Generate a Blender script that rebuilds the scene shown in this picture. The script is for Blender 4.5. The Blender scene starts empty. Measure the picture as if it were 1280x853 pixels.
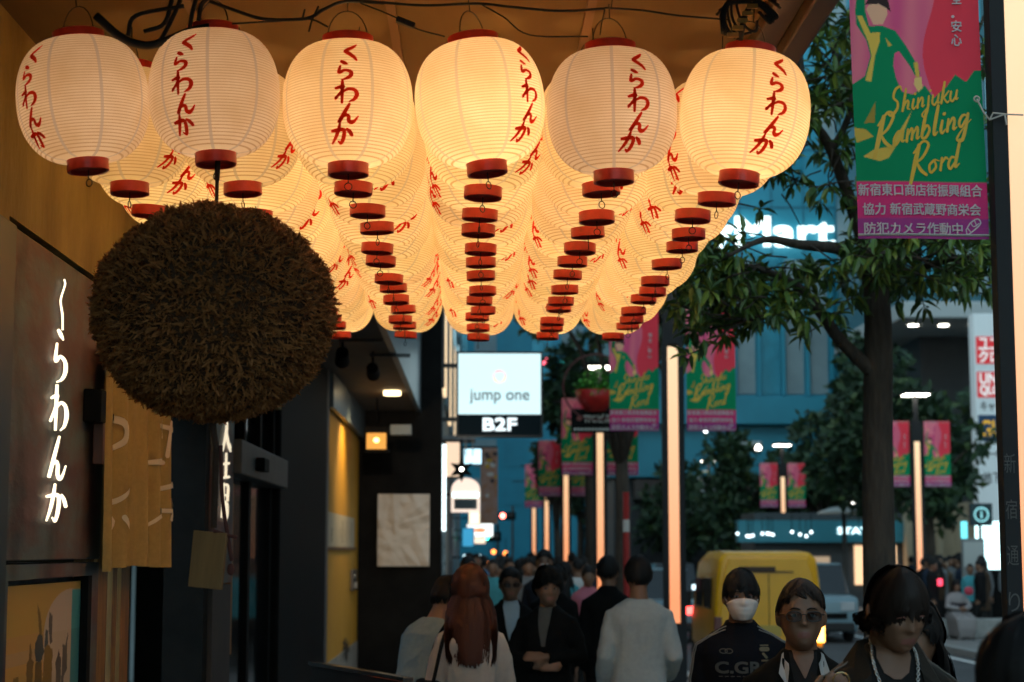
import bpy, bmesh, math, random
import numpy as np
from mathutils import Vector, Matrix, noise as mnoise
from mathutils.bvhtree import BVHTree
R = math.radians
random.seed(7); np.random.seed(7)
SC = bpy.context.scene
COL = SC.collection

# ------------------------------------------------------------------ camera
F = 2250.0                                   # focal length in photo pixels (1280 wide)
CAM = Vector((0, 0, 1.8))
PITCH, YAW = math.atan(261.5/F), math.atan(43/F)
cd = bpy.data.cameras.new("camera"); cam = bpy.data.objects.new("camera", cd); COL.objects.link(cam)
cd.sensor_width = 36; cd.lens = 36*F/1280
cam.location = CAM; cam.rotation_euler = (R(90)+PITCH, 0, -YAW)
cd.clip_start = .05; cd.clip_end = 2000
cd.dof.use_dof = True; cd.dof.focus_distance = 6.6; cd.dof.aperture_fstop = 3.8; cd.dof.aperture_blades = 0
SC.camera = cam
CROT = cam.rotation_euler.to_matrix()
def ray(px, py): return CROT @ Vector(((px-640)/F, -(py-426.5)/F, -1))
def at(px, py, Y): d = ray(px, py); return CAM + d*(Y/d.y)
def atX(px, py, X): d = ray(px, py); return CAM + d*(X/d.x)

# ------------------------------------------------------------------ dusk sky, sun, exposure
W = bpy.data.worlds.new("World"); SC.world = W; W.use_nodes = True
nt = W.node_tree; bg = nt.nodes["Background"]
sky = nt.nodes.new("ShaderNodeTexSky"); sky.sky_type = 'NISHITA'; sky.sun_disc = False
SUN_EL, SUN_AZ = R(34.0), R(205)
sky.sun_elevation = SUN_EL; sky.sun_rotation = SUN_AZ; sky.air_density = 1.6; sky.ozone_density = 4
hs = nt.nodes.new("ShaderNodeHueSaturation"); hs.inputs["Saturation"].default_value = .30
mx = nt.nodes.new("ShaderNodeMix"); mx.data_type = 'RGBA'; mx.blend_type = 'MULTIPLY'; mx.inputs[0].default_value = 1
mx.inputs[7].default_value = (.62, .90, 1.0, 1)
nt.links.new(sky.outputs[0], hs.inputs["Color"]); nt.links.new(hs.outputs[0], mx.inputs[6]); nt.links.new(mx.outputs[2], bg.inputs[0])
bg.inputs[1].default_value = .15
sl = bpy.data.lights.new("sun", 'SUN'); sl.energy = .06; sl.angle = R(12); sl.color = (1, .8, .65)
so = bpy.data.objects.new("sun", sl); COL.objects.link(so)
so.rotation_euler = Vector((math.sin(SUN_AZ)*math.cos(SUN_EL), math.cos(SUN_AZ)*math.cos(SUN_EL), math.sin(SUN_EL))).to_track_quat('Z', 'Y').to_euler()
SC.view_settings.view_transform = 'Standard'; SC.view_settings.look = 'None'
SC.view_settings.exposure = 0.5; SC.view_settings.gamma = 1
SC.view_settings.use_curve_mapping = False
SC.render.engine = 'CYCLES'
cy = SC.cycles
cy.use_denoising = True
try: cy.denoiser = 'OPENIMAGEDENOISE'
except Exception: pass
cy.max_bounces = 7; cy.diffuse_bounces = 4; cy.glossy_bounces = 3; cy.transmission_bounces = 6; cy.transparent_max_bounces = 8
cy.caustics_reflective = False; cy.caustics_refractive = False
cy.sample_clamp_indirect = 4.0
cy.use_light_tree = True
cy.use_adaptive_sampling = True; cy.adaptive_threshold = .025

# ------------------------------------------------------------------ materials
MATS = {}
def mat(name, col=(.5,.5,.5), rough=.6, metal=0, emit=None, es=1.0, var=0, vscale=6, vstretch=(1,1,1), bump=0, bscale=60, spec=.5, col2=None, attr=None, sheen=0):
    if name in MATS: return MATS[name]
    m = bpy.data.materials.new(name); m.use_nodes = True; t = m.node_tree; b = t.nodes["Principled BSDF"]
    b.inputs["Base Color"].default_value = (*col, 1); b.inputs["Roughness"].default_value = rough; b.inputs["Metallic"].default_value = metal
    b.inputs["Specular IOR Level"].default_value = spec
    if sheen: b.inputs["Sheen Weight"].default_value = sheen
    if emit is not None:
        b.inputs["Emission Color"].default_value = (*emit, 1); b.inputs["Emission Strength"].default_value = es
    if attr:
        a = t.nodes.new("ShaderNodeAttribute"); a.attribute_name = attr; t.links.new(a.outputs["Color"], b.inputs["Base Color"])
        if emit is not None: t.links.new(a.outputs["Color"], b.inputs["Emission Color"])
    if var or bump:
        tc = t.nodes.new("ShaderNodeTexCoord"); mp = t.nodes.new("ShaderNodeMapping"); mp.inputs["Scale"].default_value = vstretch
        t.links.new(tc.outputs["Object"], mp.inputs[0])
    if var:
        n = t.nodes.new("ShaderNodeTexNoise"); n.inputs["Scale"].default_value = vscale; n.inputs["Detail"].default_value = 7; n.inputs["Roughness"].default_value = .65
        t.links.new(mp.outputs[0], n.inputs["Vector"])
        r = t.nodes.new("ShaderNodeValToRGB"); r.color_ramp.elements[0].position = .32; r.color_ramp.elements[1].position = .70
        c2 = col2 if col2 else tuple(min(1, c*(1+var)) for c in col); c1 = col if col2 else tuple(c*(1-var) for c in col)
        r.color_ramp.elements[0].color = (*c1, 1); r.color_ramp.elements[1].color = (*c2, 1)
        t.links.new(n.outputs["Fac"], r.inputs[0]); t.links.new(r.outputs[0], b.inputs["Base Color"])
    if bump:
        n2 = t.nodes.new("ShaderNodeTexNoise"); n2.inputs["Scale"].default_value = bscale; n2.inputs["Detail"].default_value = 4
        t.links.new(mp.outputs[0], n2.inputs["Vector"])
        bp = t.nodes.new("ShaderNodeBump"); bp.inputs["Strength"].default_value = bump; bp.inputs["Distance"].default_value = .02
        t.links.new(n2.outputs["Fac"], bp.inputs["Height"]); t.links.new(bp.outputs[0], b.inputs["Normal"])
    MATS[name] = m; return m
def emis(name, col, s): return mat(name, tuple(c*.5 for c in col), .5, emit=col, es=s)
def nosample(m): m.cycles.emission_sampling = 'NONE'; return m

def paper_mat(name, stripes=True, col=(.86,.80,.70), tr=.6):
    """lantern paper: half diffuse, half translucent, thin bamboo hoops and glued seams showing through"""
    if name in MATS: return MATS[name]
    m = bpy.data.materials.new(name); m.use_nodes = True; t = m.node_tree
    for n in list(t.nodes): t.nodes.remove(n)
    N = t.nodes.new; L = t.links.new
    out = N("ShaderNodeOutputMaterial"); d = N("ShaderNodeBsdfDiffuse"); tl = N("ShaderNodeBsdfTranslucent"); ms = N("ShaderNodeMixShader"); ms.inputs[0].default_value = tr
    L(d.outputs[0], ms.inputs[1]); L(tl.outputs[0], ms.inputs[2]); L(ms.outputs[0], out.inputs[0])
    if not stripes:
        d.inputs[0].default_value = (*col, 1); tl.inputs[0].default_value = (*col, 1)
    else:
        tc = N("ShaderNodeTexCoord"); sp = N("ShaderNodeSeparateXYZ"); L(tc.outputs["Object"], sp.inputs[0])
        def math_(op, a, b=None, **k):
            n = N("ShaderNodeMath"); n.operation = op
            for i, v in enumerate((a, b)):
                if v is None: continue
                if isinstance(v, (int, float)): n.inputs[i].default_value = v
                else: L(v, n.inputs[i])
            return n.outputs[0]
        zz = math_('MULTIPLY', sp.outputs[2], 1/.0088); fr = math_('FRACT', zz)
        hoop = math_('LESS_THAN', math_('ABSOLUTE', math_('SUBTRACT', fr, .5)), .13)
        an = math_('ARCTAN2', sp.outputs[0], sp.outputs[1]); sg = math_('FRACT', math_('ADD', math_('MULTIPLY', an, 8/(2*math.pi)), 20.0))
        rr = math_('SQRT', math_('ADD', math_('MULTIPLY', sp.outputs[0], sp.outputs[0]), math_('MULTIPLY', sp.outputs[1], sp.outputs[1])))
        seam = math_('LESS_THAN', math_('MULTIPLY', math_('ABSOLUTE', math_('SUBTRACT', sg, .5)), rr), .0062)
        no = N("ShaderNodeTexNoise"); no.noise_dimensions = "4D"; no.inputs["Scale"].default_value = 7; no.inputs["Detail"].default_value = 6; L(tc.outputs["Object"], no.inputs["Vector"])
        oi = N("ShaderNodeObjectInfo"); L(math_("MULTIPLY", oi.outputs["Random"], 40.0), no.inputs["W"])
        cr = N("ShaderNodeValToRGB"); cr.color_ramp.elements[0].position = .3; cr.color_ramp.elements[1].position = .75
        cr.color_ramp.elements[0].color = (col[0]*.80, col[1]*.72, col[2]*.58, 1); cr.color_ramp.elements[1].color = (*col, 1); L(no.outputs["Fac"], cr.inputs[0])
        m1 = N("ShaderNodeMix"); m1.data_type = 'RGBA'; L(hoop, m1.inputs[0]); L(cr.outputs[0], m1.inputs[6]); m1.inputs[7].default_value = (.52,.40,.26,1)
        m2 = N("ShaderNodeMix"); m2.data_type = 'RGBA'; L(math_('MULTIPLY', seam, .75), m2.inputs[0]); L(m1.outputs[2], m2.inputs[6]); m2.inputs[7].default_value = (.50,.47,.45,1)
        L(m2.outputs[2], tl.inputs[0]); L(m2.outputs[2], d.inputs[0])
    MATS[name] = m; return m

# ------------------------------------------------------------------ mesh collector
def orth(d):
    d = d.normalized(); a = Vector((0,0,1)) if abs(d.z) < .9 else Vector((1,0,0))
    u = d.cross(a).normalized(); return u, d.cross(u).normalized()
class MB:
    def __init__(s): s.v=[]; s.f=[]; s.m=[]
    def add(s, vs, fs, mi=0):
        o = len(s.v); s.v += [tuple(v) for v in vs]; s.f += [tuple(i+o for i in f) for f in fs]; s.m += [mi]*len(fs); return s
    def box(s, a, b, mi=0, rot=None, piv=None):
        (x0,y0,z0),(x1,y1,z1) = a, b
        vs = [Vector(p) for p in ((x0,y0,z0),(x1,y0,z0),(x1,y1,z0),(x0,y1,z0),(x0,y0,z1),(x1,y0,z1),(x1,y1,z1),(x0,y1,z1))]
        if rot is not None:
            c = Vector(piv) if piv else (Vector(a)+Vector(b))/2; vs = [c+rot@(v-c) for v in vs]
        return s.add(vs, [(0,3,2,1),(4,5,6,7),(0,1,5,4),(1,2,6,5),(2,3,7,6),(3,0,4,7)], mi)
    def tube(s, pts, rad, n=8, mi=0, caps=True, flat=1.0):
        pts = [Vector(p) for p in pts]; k = len(pts)
        if not hasattr(rad, '__len__'): rad = [rad]*k
        u = None; vs = []
        for i, p in enumerate(pts):
            d = (pts[min(i+1,k-1)]-pts[max(i-1,0)])
            if d.length < 1e-9: d = Vector((0,0,1))
            d.normalize()
            if u is None: u, w = orth(d)
            else:
                u = (u-d*u.dot(d)); u = u.normalized() if u.length > 1e-6 else orth(d)[0]; w = d.cross(u)
            for j in range(n):
                a = 2*math.pi*j/n; vs.append(p+(u*math.cos(a)+w*math.sin(a)*flat)*rad[i])
        fs = [(i*n+j, i*n+(j+1)%n, (i+1)*n+(j+1)%n, (i+1)*n+j) for i in range(k-1) for j in range(n)]
        if caps: fs += [tuple(range(n-1,-1,-1)), tuple(range((k-1)*n, k*n))]
        return s.add(vs, fs, mi)
    def lathe(s, prof, n=24, c=(0,0,0), mi=0, rot=None, close=False):
        c = Vector(c); vs = []
        for r, z in prof:
            for j in range(n):
                a = 2*math.pi*j/n; p = Vector((r*math.cos(a), r*math.sin(a), z)); vs.append(c+(rot@p if rot else p))
        k = len(prof); rng = k if close else k-1
        fs = [(i*n+j, i*n+(j+1)%n, ((i+1)%k)*n+(j+1)%n, ((i+1)%k)*n+j) for i in range(rng) for j in range(n)]
        return s.add(vs, fs, mi)
    def ell(s, c, r, nu=16, nv=10, mi=0, rot=None, fn=None):
        c = Vector(c); r = r if hasattr(r,'__len__') else (r,r,r); vs=[]; 
        for i in range(nv+1):
            th = math.pi*i/nv
            for j in range(nu):
                a = 2*math.pi*j/nu; p = Vector((math.sin(th)*math.cos(a)*r[0], math.sin(th)*math.sin(a)*r[1], math.cos(th)*r[2]))
                if fn: p = fn(p)
                vs.append(c+(rot@p if rot else p))
        fs = [(i*nu+j, (i+1)*nu+j, (i+1)*nu+(j+1)%nu, i*nu+(j+1)%nu) for i in range(nv) for j in range(nu)]
        return s.add(vs, fs, mi)
    def loft(s, rings, mi=0):
        n = len(rings[0]); vs = [p for r in rings for p in r]
        fs = [(i*n+j, i*n+(j+1)%n, (i+1)*n+(j+1)%n, (i+1)*n+j) for i in range(len(rings)-1) for j in range(n)]
        fs += [tuple(range(n-1,-1,-1)), tuple(range((len(rings)-1)*n, len(rings)*n))]
        return s.add(vs, fs, mi)
    def prism(s, poly, f0, f1, mi=0):
        n = len(poly); vs = [f0(*p) for p in poly]+[f1(*p) for p in poly]
        fs = [tuple(range(n)), tuple(range(2*n-1, n-1, -1))]+[(i, i+n, (i+1)%n+n, (i+1)%n) for i in range(n)]
        return s.add(vs, fs, mi)
    def build(s, name, mats, parent=None, smooth=False, bevel=0, autos=None, loc=None):
        me = bpy.data.meshes.new(name); me.from_pydata(s.v, [], s.f); me.update()
        mats = mats if isinstance(mats, (list, tuple)) else [mats]
        for m in mats: me.materials.append(m)
        if len(mats) > 1: me.polygons.foreach_set("material_index", s.m)
        if bevel:
            bm = bmesh.new(); bm.from_mesh(me); bmesh.ops.remove_doubles(bm, verts=bm.verts, dist=1e-6)
            es = [e for e in bm.edges if len(e.link_faces) == 2 and e.calc_face_angle(0) > .5]
            bmesh.ops.bevel(bm, geom=es, offset=bevel, segments=2, affect='EDGES', profile=.5, clamp_overlap=True)
            bm.to_mesh(me); bm.free()
        if smooth: me.polygons.foreach_set("use_smooth", [True]*len(me.polygons))
        if autos is not None: me.set_sharp_from_angle(angle=autos)
        me.update()
        return link(me, name, parent, loc)
def link(me, name, parent=None, loc=None):
    o = bpy.data.objects.new(name, me); COL.objects.link(o)
    if parent is not None: o.parent = parent
    if loc is not None: o.location = loc
    return o
def recalc(me):
    bm = bmesh.new(); bm.from_mesh(me); bmesh.ops.recalc_face_normals(bm, faces=bm.faces); bm.to_mesh(me); bm.free()
def tag(o, label=None, cat=None, group=None, kind=None):
    if label: o["label"] = label
    if cat: o["category"] = cat
    if group: o["group"] = group
    if kind: o["kind"] = kind
    return o
def thing(name, label, cat, loc=(0,0,0), rz=0, group=None, kind=None):
    o = bpy.data.objects.new(name, None); COL.objects.link(o); o.location = loc; o.rotation_euler = (0,0,rz); o.empty_display_size = .2
    return tag(o, label, cat, group, kind)
def children(o): return [c for c in bpy.data.objects if c.parent is o]
def copy_tree(o, parent=None, kids=None):
    c = o.copy(); COL.objects.link(c)
    if parent is not None: c.parent = parent
    for ch in list(o.children): copy_tree(ch, c)
    return c
def evalmesh(me, mods):
    o = bpy.data.objects.new("scratch", me); COL.objects.link(o)
    for kind, kw in mods:
        m = o.modifiers.new(kind, kind)
        for k, v in kw.items(): setattr(m, k, v)
    dg = bpy.context.evaluated_depsgraph_get(); dg.update()
    out = bpy.data.meshes.new_from_object(o.evaluated_get(dg))
    bpy.data.objects.remove(o); return out

# ------------------------------------------------------------------ writing: font text and brush strokes as flat faces pushed through a map
TXT = {}
def text2d(body):
    if body in TXT: return TXT[body]
    cu = bpy.data.curves.new("scratch_text", 'FONT'); cu.body = body; cu.resolution_u = 4; cu.align_x = 'LEFT'
    o = bpy.data.objects.new("scratch_text", cu); COL.objects.link(o)
    dg = bpy.context.evaluated_depsgraph_get(); dg.update()
    me = bpy.data.meshes.new_from_object(o.evaluated_get(dg))
    vs = [(v.co.x, v.co.y) for v in me.vertices]; fs = [tuple(p.vertices) for p in me.polygons]
    bpy.data.objects.remove(o); bpy.data.curves.remove(cu); bpy.data.meshes.remove(me)
    if vs:
        x0 = min(v[0] for v in vs); x1 = max(v[0] for v in vs); y0 = min(v[1] for v in vs); y1 = max(v[1] for v in vs)
        vs = [((x-x0)/(x1-x0), (y-y0)/(y1-y0)) for x, y in vs]; asp = (x1-x0)/(y1-y0)
    else: asp = 1
    TXT[body] = (vs, fs, asp); return TXT[body]
def put_text(mb, body, f, x0, y0, w, h, mi=0, embolden=0):
    """text fitted into the box (x0,y0,w,h) of a 2D surface, f maps 2D to 3D"""
    vs, fs, asp = text2d(body)
    if w is None: w = h*asp
    offs = [(0,0)] if not embolden else [(a*embolden, b*embolden) for a in (-1,0,1) for b in (-1,0,1)]
    for k, (ox, oy) in enumerate(offs):
        mb.add([f(x0+u*w+ox, y0+v*h+oy, k*.0005) for u, v in vs] if embolden else [f(x0+u*w, y0+v*h, 0) for u, v in vs], fs, mi)
def catmull(P, n=8):
    P = [np.array(p, float) for p in P]; out = []
    Q = [2*P[0]-P[1]]+P+[2*P[-1]-P[-2]]
    for i in range(1, len(Q)-2):
        for k in range(n):
            t = k/n; a, b, c, d = Q[i-1], Q[i], Q[i+1], Q[i+2]
            out.append(.5*((2*b)+(-a+c)*t+(2*a-5*b+4*c-d)*t*t+(-a+3*b-3*c+d)*t**3))
    out.append(P[-1]); return out
def put_stroke(mb, pts, f, mi=0, n=7, wmul=1.0, lift=0):
    """pts: (x, y, width); a brush stroke as a ribbon with rounded ends"""
    S = catmull(pts, n); k = len(S); vs = []
    for i, s in enumerate(S):
        d = S[min(i+1,k-1)][:2]-S[max(i-1,0)][:2]; L = np.hypot(*d) or 1; nrm = np.array((-d[1], d[0]))/L
        w = max(.2*S[0][2], s[2])*.5*wmul
        vs += [s[:2]+nrm*w, s[:2], s[:2]-nrm*w]
    fs = [(3*i+a, 3*i+a+1, 3*i+a+4, 3*i+a+3) for i in range(k-1) for a in (0,1)]
    V = [f(x, y, lift) for x, y in vs]
    mb.add(V, fs, mi)
    for s, sg in ((S[0], 1), (S[-1], 1)):
        w = s[2]*.5*wmul; c = [f(s[0]+w*math.cos(a*math.pi/4), s[1]+w*math.sin(a*math.pi/4), lift+.0003) for a in range(8)]
        mb.add(c, [tuple(range(8))], mi)
GLY = {  # brush hiragana, unit boxes
 'ku': [[(.74,.99,.07),(.60,.84,.13),(.27,.58,.15),(.34,.48,.16),(.62,.24,.15),(.76,.03,.09)]],
 'ra': [[(.36,.99,.13),(.50,.92,.15),(.62,.86,.06)], [(.30,.74,.09),(.25,.52,.13),(.27,.40,.14),(.50,.52,.12),(.76,.45,.15),(.78,.26,.16),(.60,.10,.12),(.36,.02,.05)]],
 'wa': [[(.36,1.,.12),(.35,.6,.14),(.34,.02,.10)], [(.10,.68,.10),(.28,.74,.14),(.42,.76,.10),(.26,.46,.09),(.08,.20,.12),(.30,.44,.08),(.58,.64,.12),(.84,.60,.14),(.92,.40,.17),(.82,.18,.13),(.62,.06,.05)]],
 'n': [[(.56,1.,.10),(.42,.72,.14),(.24,.36,.15),(.08,.04,.14),(.24,.30,.09),(.42,.42,.12),(.52,.34,.14),(.52,.14,.15),(.64,.04,.15),(.80,.14,.11),(.95,.36,.06)]],
 'ka': [[(.06,.66,.10),(.30,.70,.14),(.56,.72,.14),(.62,.56,.15),(.56,.24,.15),(.46,.06,.11),(.34,.14,.06)], [(.42,1.,.10),(.36,.72,.14),(.24,.36,.13),(.08,.06,.08)], [(.74,.74,.10),(.86,.62,.15),(.95,.46,.14)]],
}
KURAWANKA = ['ku','ra','wa','n','ka']
# ================================================================== THE SETTING
def sheet(name, x0, y0, x1, y1, z, m, kind='structure'):
    o = MB().add([(x0,y0,z),(x1,y0,z),(x1,y1,z),(x0,y1,z)], [(0,1,2,3)]).build(name, m); return tag(o, kind=kind)
asphalt = mat("asphalt", (.05,.05,.052), .75, var=.35, vscale=1.2, bump=.35, bscale=120)
def paving_mat():
    m = mat("paving", (.17,.165,.155), .6, var=.25, vscale=2); t = m.node_tree; b = t.nodes["Principled BSDF"]
    br = t.nodes.new("ShaderNodeTexBrick"); br.inputs["Scale"].default_value = 1; br.offset = .5
    br.inputs["Brick Width"].default_value = .6; br.inputs["Row Height"].default_value = .3; br.inputs["Mortar Size"].default_value = .006
    br.inputs["Color1"].default_value = (.20,.19,.18,1); br.inputs["Color2"].default_value = (.15,.145,.14,1); br.inputs["Mortar"].default_value = (.05,.05,.05,1)
    tc = t.nodes.new("ShaderNodeTexCoord"); t.links.new(tc.outputs["Object"], br.inputs["Vector"]); t.links.new(br.outputs[0], b.inputs["Base Color"]); return m
paving = paving_mat()
RZ = -.13                                     # road level; pavements are at 0
sheet("ground", -400, -60, 400, 700, -.22, mat("dirt", (.06,.06,.058), .9))
tag(MB().box((2.95,-40,RZ-.06),(8.9,400,RZ)).build("road", asphalt), kind='structure')
tag(MB().box((-12,-40,-.2),(2.80,400,0)).build("pavement", paving), kind='structure')
tag(MB().box((9.05,-40,-.2),(80,400,0)).build("pavement", paving), kind='structure')
kerbm = mat("kerb_stone", (.26,.26,.25), .7, var=.2, vscale=9)
for x in (2.80, 8.9):
    tag(MB().box((x,-40,-.2),(x+.15,400,.004)).build("kerb", kerbm, bevel=.015), kind='structure')
lm = MB(); white_paint = mat("road_paint", (.72,.72,.70), .6, var=.15, vscale=30)
for i in range(40):
    y = 2+i*8.0; lm.box((5.95,y,RZ+.001),(6.08,y+5,RZ+.005))
lm.box((3.25,-30,RZ+.001),(3.38,300,RZ+.005)); lm.box((8.50,-30,RZ+.001),(8.63,300,RZ+.005))
tag(lm.build("road_marking", white_paint), kind='structure')
tm = MB(); tac = mat("tactile_yellow", (.42,.30,.05), .7)
for i in range(120):
    y = 1+i*.6; tm.box((1.30,y,.001),(1.58,y+.59,.006))
tag(tm.build("tactile_paving", tac), kind='structure')

# ------------------------------------------------------------------ the tavern on the left: wall, panels, openings, canopy
FX = -1.55
black = mat("black_metal", (.006,.006,.006), .65, var=.3, vscale=8, spec=.08)
darkwall = mat("black_plaster", (.008,.0075,.007), .75, var=.4, vscale=3, bump=.2, spec=.1)
plaster = mat("ochre_plaster", (.25,.165,.038), .75, var=1, vscale=2.6, vstretch=(1,1,.45), bump=.4, bscale=25, col2=(.46,.33,.10))
def patina():
    m = mat("weathered_copper", (.13,.060,.060), .55, .0, var=1, vscale=3.0, vstretch=(1,.42,1.0), bump=.25, bscale=14, col2=(.10,.15,.165)); t = m.node_tree; b = t.nodes["Principled BSDF"]
    old = b.inputs["Base Color"].links[0].from_socket
    tc = t.nodes.new("ShaderNodeTexCoord"); mp = t.nodes.new("ShaderNodeMapping"); mp.inputs["Scale"].default_value = (4,2.2,1.1); n = t.nodes.new("ShaderNodeTexNoise"); n.inputs["Scale"].default_value = 1.6; n.inputs["Detail"].default_value = 8
    t.links.new(tc.outputs["Object"], mp.inputs[0]); t.links.new(mp.outputs[0], n.inputs["Vector"])
    r = t.nodes.new("ShaderNodeValToRGB"); r.color_ramp.elements[0].position = .38; r.color_ramp.elements[1].position = .52; r.color_ramp.elements[0].color = (.25,.2,.18,1); r.color_ramp.elements[1].color = (1,1,1,1)
    rp_ = old.node; rp_.color_ramp.elements[0].position = .42; rp_.color_ramp.elements[1].position = .60
    m2 = t.nodes.new("ShaderNodeMix"); m2.data_type = 'RGBA'; m2.blend_type = 'MULTIPLY'; m2.inputs[0].default_value = .6
    t.links.new(n.outputs["Fac"], r.inputs[0]); t.links.new(old, m2.inputs[6]); t.links.new(r.outputs[0], m2.inputs[7]); t.links.new(m2.outputs[2], b.inputs["Base Color"]); return m
copper = patina()
wood = mat("stained_wood", (.10,.045,.015), .55, var=.5, vscale=5, vstretch=(6,6,.5))
steel = mat("grey_steel", (.085,.082,.078), .5, .4, var=.2, vscale=5)
tv = thing("tavern_building", "dark tavern front with ochre plaster, weathered copper panels and a lantern hung canopy", "building", (FX, 5, 0))
TV = Vector((FX,5,0))
def L_(a): return (a[0]-FX, a[1]-5, a[2])
def tbox(name, a, b, m, parent=None, bevel=0):
    p = parent or tv
    if parent is None: o = MB().box(L_(a), L_(b)).build(name, m, tv, bevel=bevel)
    else: o = MB().box(L_(a), L_(b)).build(name, m, parent, bevel=bevel)
    return o
# plaster walls (front wall pieces between openings, up to the roof)
w = MB()
w.box(L_((FX-.3,-6.0,2.9)), L_((FX,18.5,9.5)))
w.box(L_((FX-.3,-6.0,0)), L_((FX,5.9,2.9)))
w.box(L_((FX-6,18.5,4.0)), L_((FX,24.0,9.5)))
w.build("wall", plaster, tv)
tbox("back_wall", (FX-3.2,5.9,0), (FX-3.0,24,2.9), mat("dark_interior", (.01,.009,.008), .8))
pn = MB(); pn.box(L_((FX-.26,5.93,1.765)), L_((FX+.012,7.42,2.868))); pn.build("panel", copper, tv, bevel=.004)
pn = MB(); pn.box(L_((FX-.26,5.93,0)), L_((FX+.008,7.42,.55))); pn.box(L_((FX-.26,5.93,1.70)), L_((FX+.008,7.42,1.752))); pn.box(L_((FX-.26,5.93,.55)), L_((FX+.008,6.0,1.70))); pn.box(L_((FX-.26,7.30,.55)), L_((FX+.008,7.42,1.70))); pn.box(L_((FX-.26,6.0,.55)),L_((FX-.06,7.30,1.70)))
pn.build("panel", copper, tv)
pn = MB(); pn.box(L_((FX-.26,10.62,1.60)), L_((FX+.012,11.40,2.868))); pn.build("panel", copper, tv, bevel=.004)
tbox("panel", (FX-.26,10.62,0), (FX+.008,11.40,1.59), mat("dark_stone", (.03,.028,.03), .6, var=.4, vscale=4))
sp = MB(); sp.box((0,0,0),(.035,.32,2.86)); 
tag(sp.build("side_panel", mat("dark_teal_metal", (.012,.03,.035), .4), bevel=.006, loc=(FX+.002,5.54,0)), "dark teal standing board at the left edge beside the copper panel", "board")
# slatted entrance below the noren, deep dark doorway
sl_ = MB()
for i,(y,wd) in enumerate(((7.45,.10),(7.62,.22),(7.95,.10),(8.14,.20))): sl_.box(L_((FX-.10,y,0)), L_((FX-.04,y+wd,2.88)))
sl_.build("slat_screen", mat("amber_wood", (.24,.12,.03), .5, var=.35, vscale=6, vstretch=(5,5,.6)), tv)
tbox("lintel", (FX-.25,7.43,2.62), (FX-.01,10.6,2.88), wood)
tbox("jamb", (FX-.25,10.45,0), (FX-.02,10.6,2.62), black)
# automatic door bay
tbox("transom", (FX-.2,11.42,2.28), (FX+.06,14.2,2.50), steel, bevel=.01)
bx = MB(); bx.box(L_((FX+.061,12.15,2.33)), L_((FX+.12,12.42,2.42))); bx.build("door_sensor", black, tv, bevel=.008)
dr = MB()
for y in (11.42, 12.75, 14.06): dr.box(L_((FX-.14,y,0)), L_((FX-.06,y+.13,2.28)))
for y in (11.42, 12.3, 13.2, 14.06): dr.box(L_((FX-.14,y,2.5)), L_((FX-.04,y+.1,2.9)))
d_ = dr.build("door_frame", black, tv)
glassd = mat("dark_glass", (.01,.012,.014), .08, 0, spec=.6)
g = MB(); g.box(L_((FX-.11,11.55,0)), L_((FX-.09,12.75,2.28))); g.box(L_((FX-.11,12.88,0)), L_((FX-.09,14.06,2.28))); g.build("glass", glassd, tv)
g = MB(); g.box(L_((FX-.11,11.5,2.5)), L_((FX-.09,14.1,2.9))); g.build("transom_glass", glassd, tv)
tbox("orange_strip", (FX-.12,11.44,1.15), (FX+.0,11.52,2.22), mat("painted_orange_light", (.35,.13,.02), .5))  # strip of orange light put into the base colour
pl = MB(); pl.box(L_((FX-.3,14.2,0)), L_((FX+.004,18.45,4.0))); pl.build("pillar", black, tv, bevel=.02)
tbox("frame_post", (FX-.3,18.46,0), (FX+.010,18.72,4.0), mat("grey_trim", (.12,.115,.11), .5), bevel=.01)
# lit ochre passage
ochre = mat("ochre_wall", (.52,.25,.012), .7, var=1, vscale=1.2, col2=(.60,.31,.02))
tbox("passage_wall", (FX-.25,18.72,0), (FX-.03,24.0,3.3), ochre)
sp = MB(); sp.box(L_((FX-.029,18.72,.06)), L_((FX-.022,24.0,.62))); sp.build("skirting", mat("grey_marble", (.32,.30,.27), .5, var=.4, vscale=6), tv)
fasc = mat("blue_grey_metal", (.20,.25,.28), .35, .5, var=.25, vscale=1.6, vstretch=(1,3,.2))
tbox("fascia", (FX+.0,18.74,3.28), (FX+.05,24.0,3.64), fasc)
sf = mat("soffit_board", (.12,.10,.085), .7, var=.15, vscale=2)
tbox("soffit", (FX-.3,12.6,3.65), (-.82,24.0,3.74), sf)
tbox("fascia", (-.82,12.6,3.63), (-.76,24.0,5.2), fasc)
# black end wall facing down the pavement
ew = MB(); ew.box(L_((-4.5,24.0,0)), L_((-.48,24.6,7.2))); ew.build("end_wall", darkwall, tv, bevel=.01)
# lantern canopy
can = mat("canopy_board", (.12,.062,.010), .7, var=.25, vscale=1.5, vstretch=(1,.15,1))
tbox("canopy", (FX,3.2,3.56), (1.02,12.6,3.72), can)  # near end extended out of view to cut light on the people
cb = MB(); cb.box(L_((1.02,3.2,3.46)), L_((1.10,12.6,3.80))); cb.box(L_((.93,3.2,3.50)), L_((1.018,12.6,3.558))); cb.build("canopy_edge", mat("brown_metal", (.07,.042,.028), .5), tv, bevel=.008)
tbox("canopy_beam", (FX,3.14,3.50), (1.02,3.198,3.75), mat("brown_metal", (.07,.042,.028)))
bt = MB()
for x in (-.95,-.3,.35): bt.box(L_((x,3.22,3.545)), L_((x+.03,12.55,3.559)))
bt.build("batten", mat("batten_brown", (.16,.075,.025), .6), tv)

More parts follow.
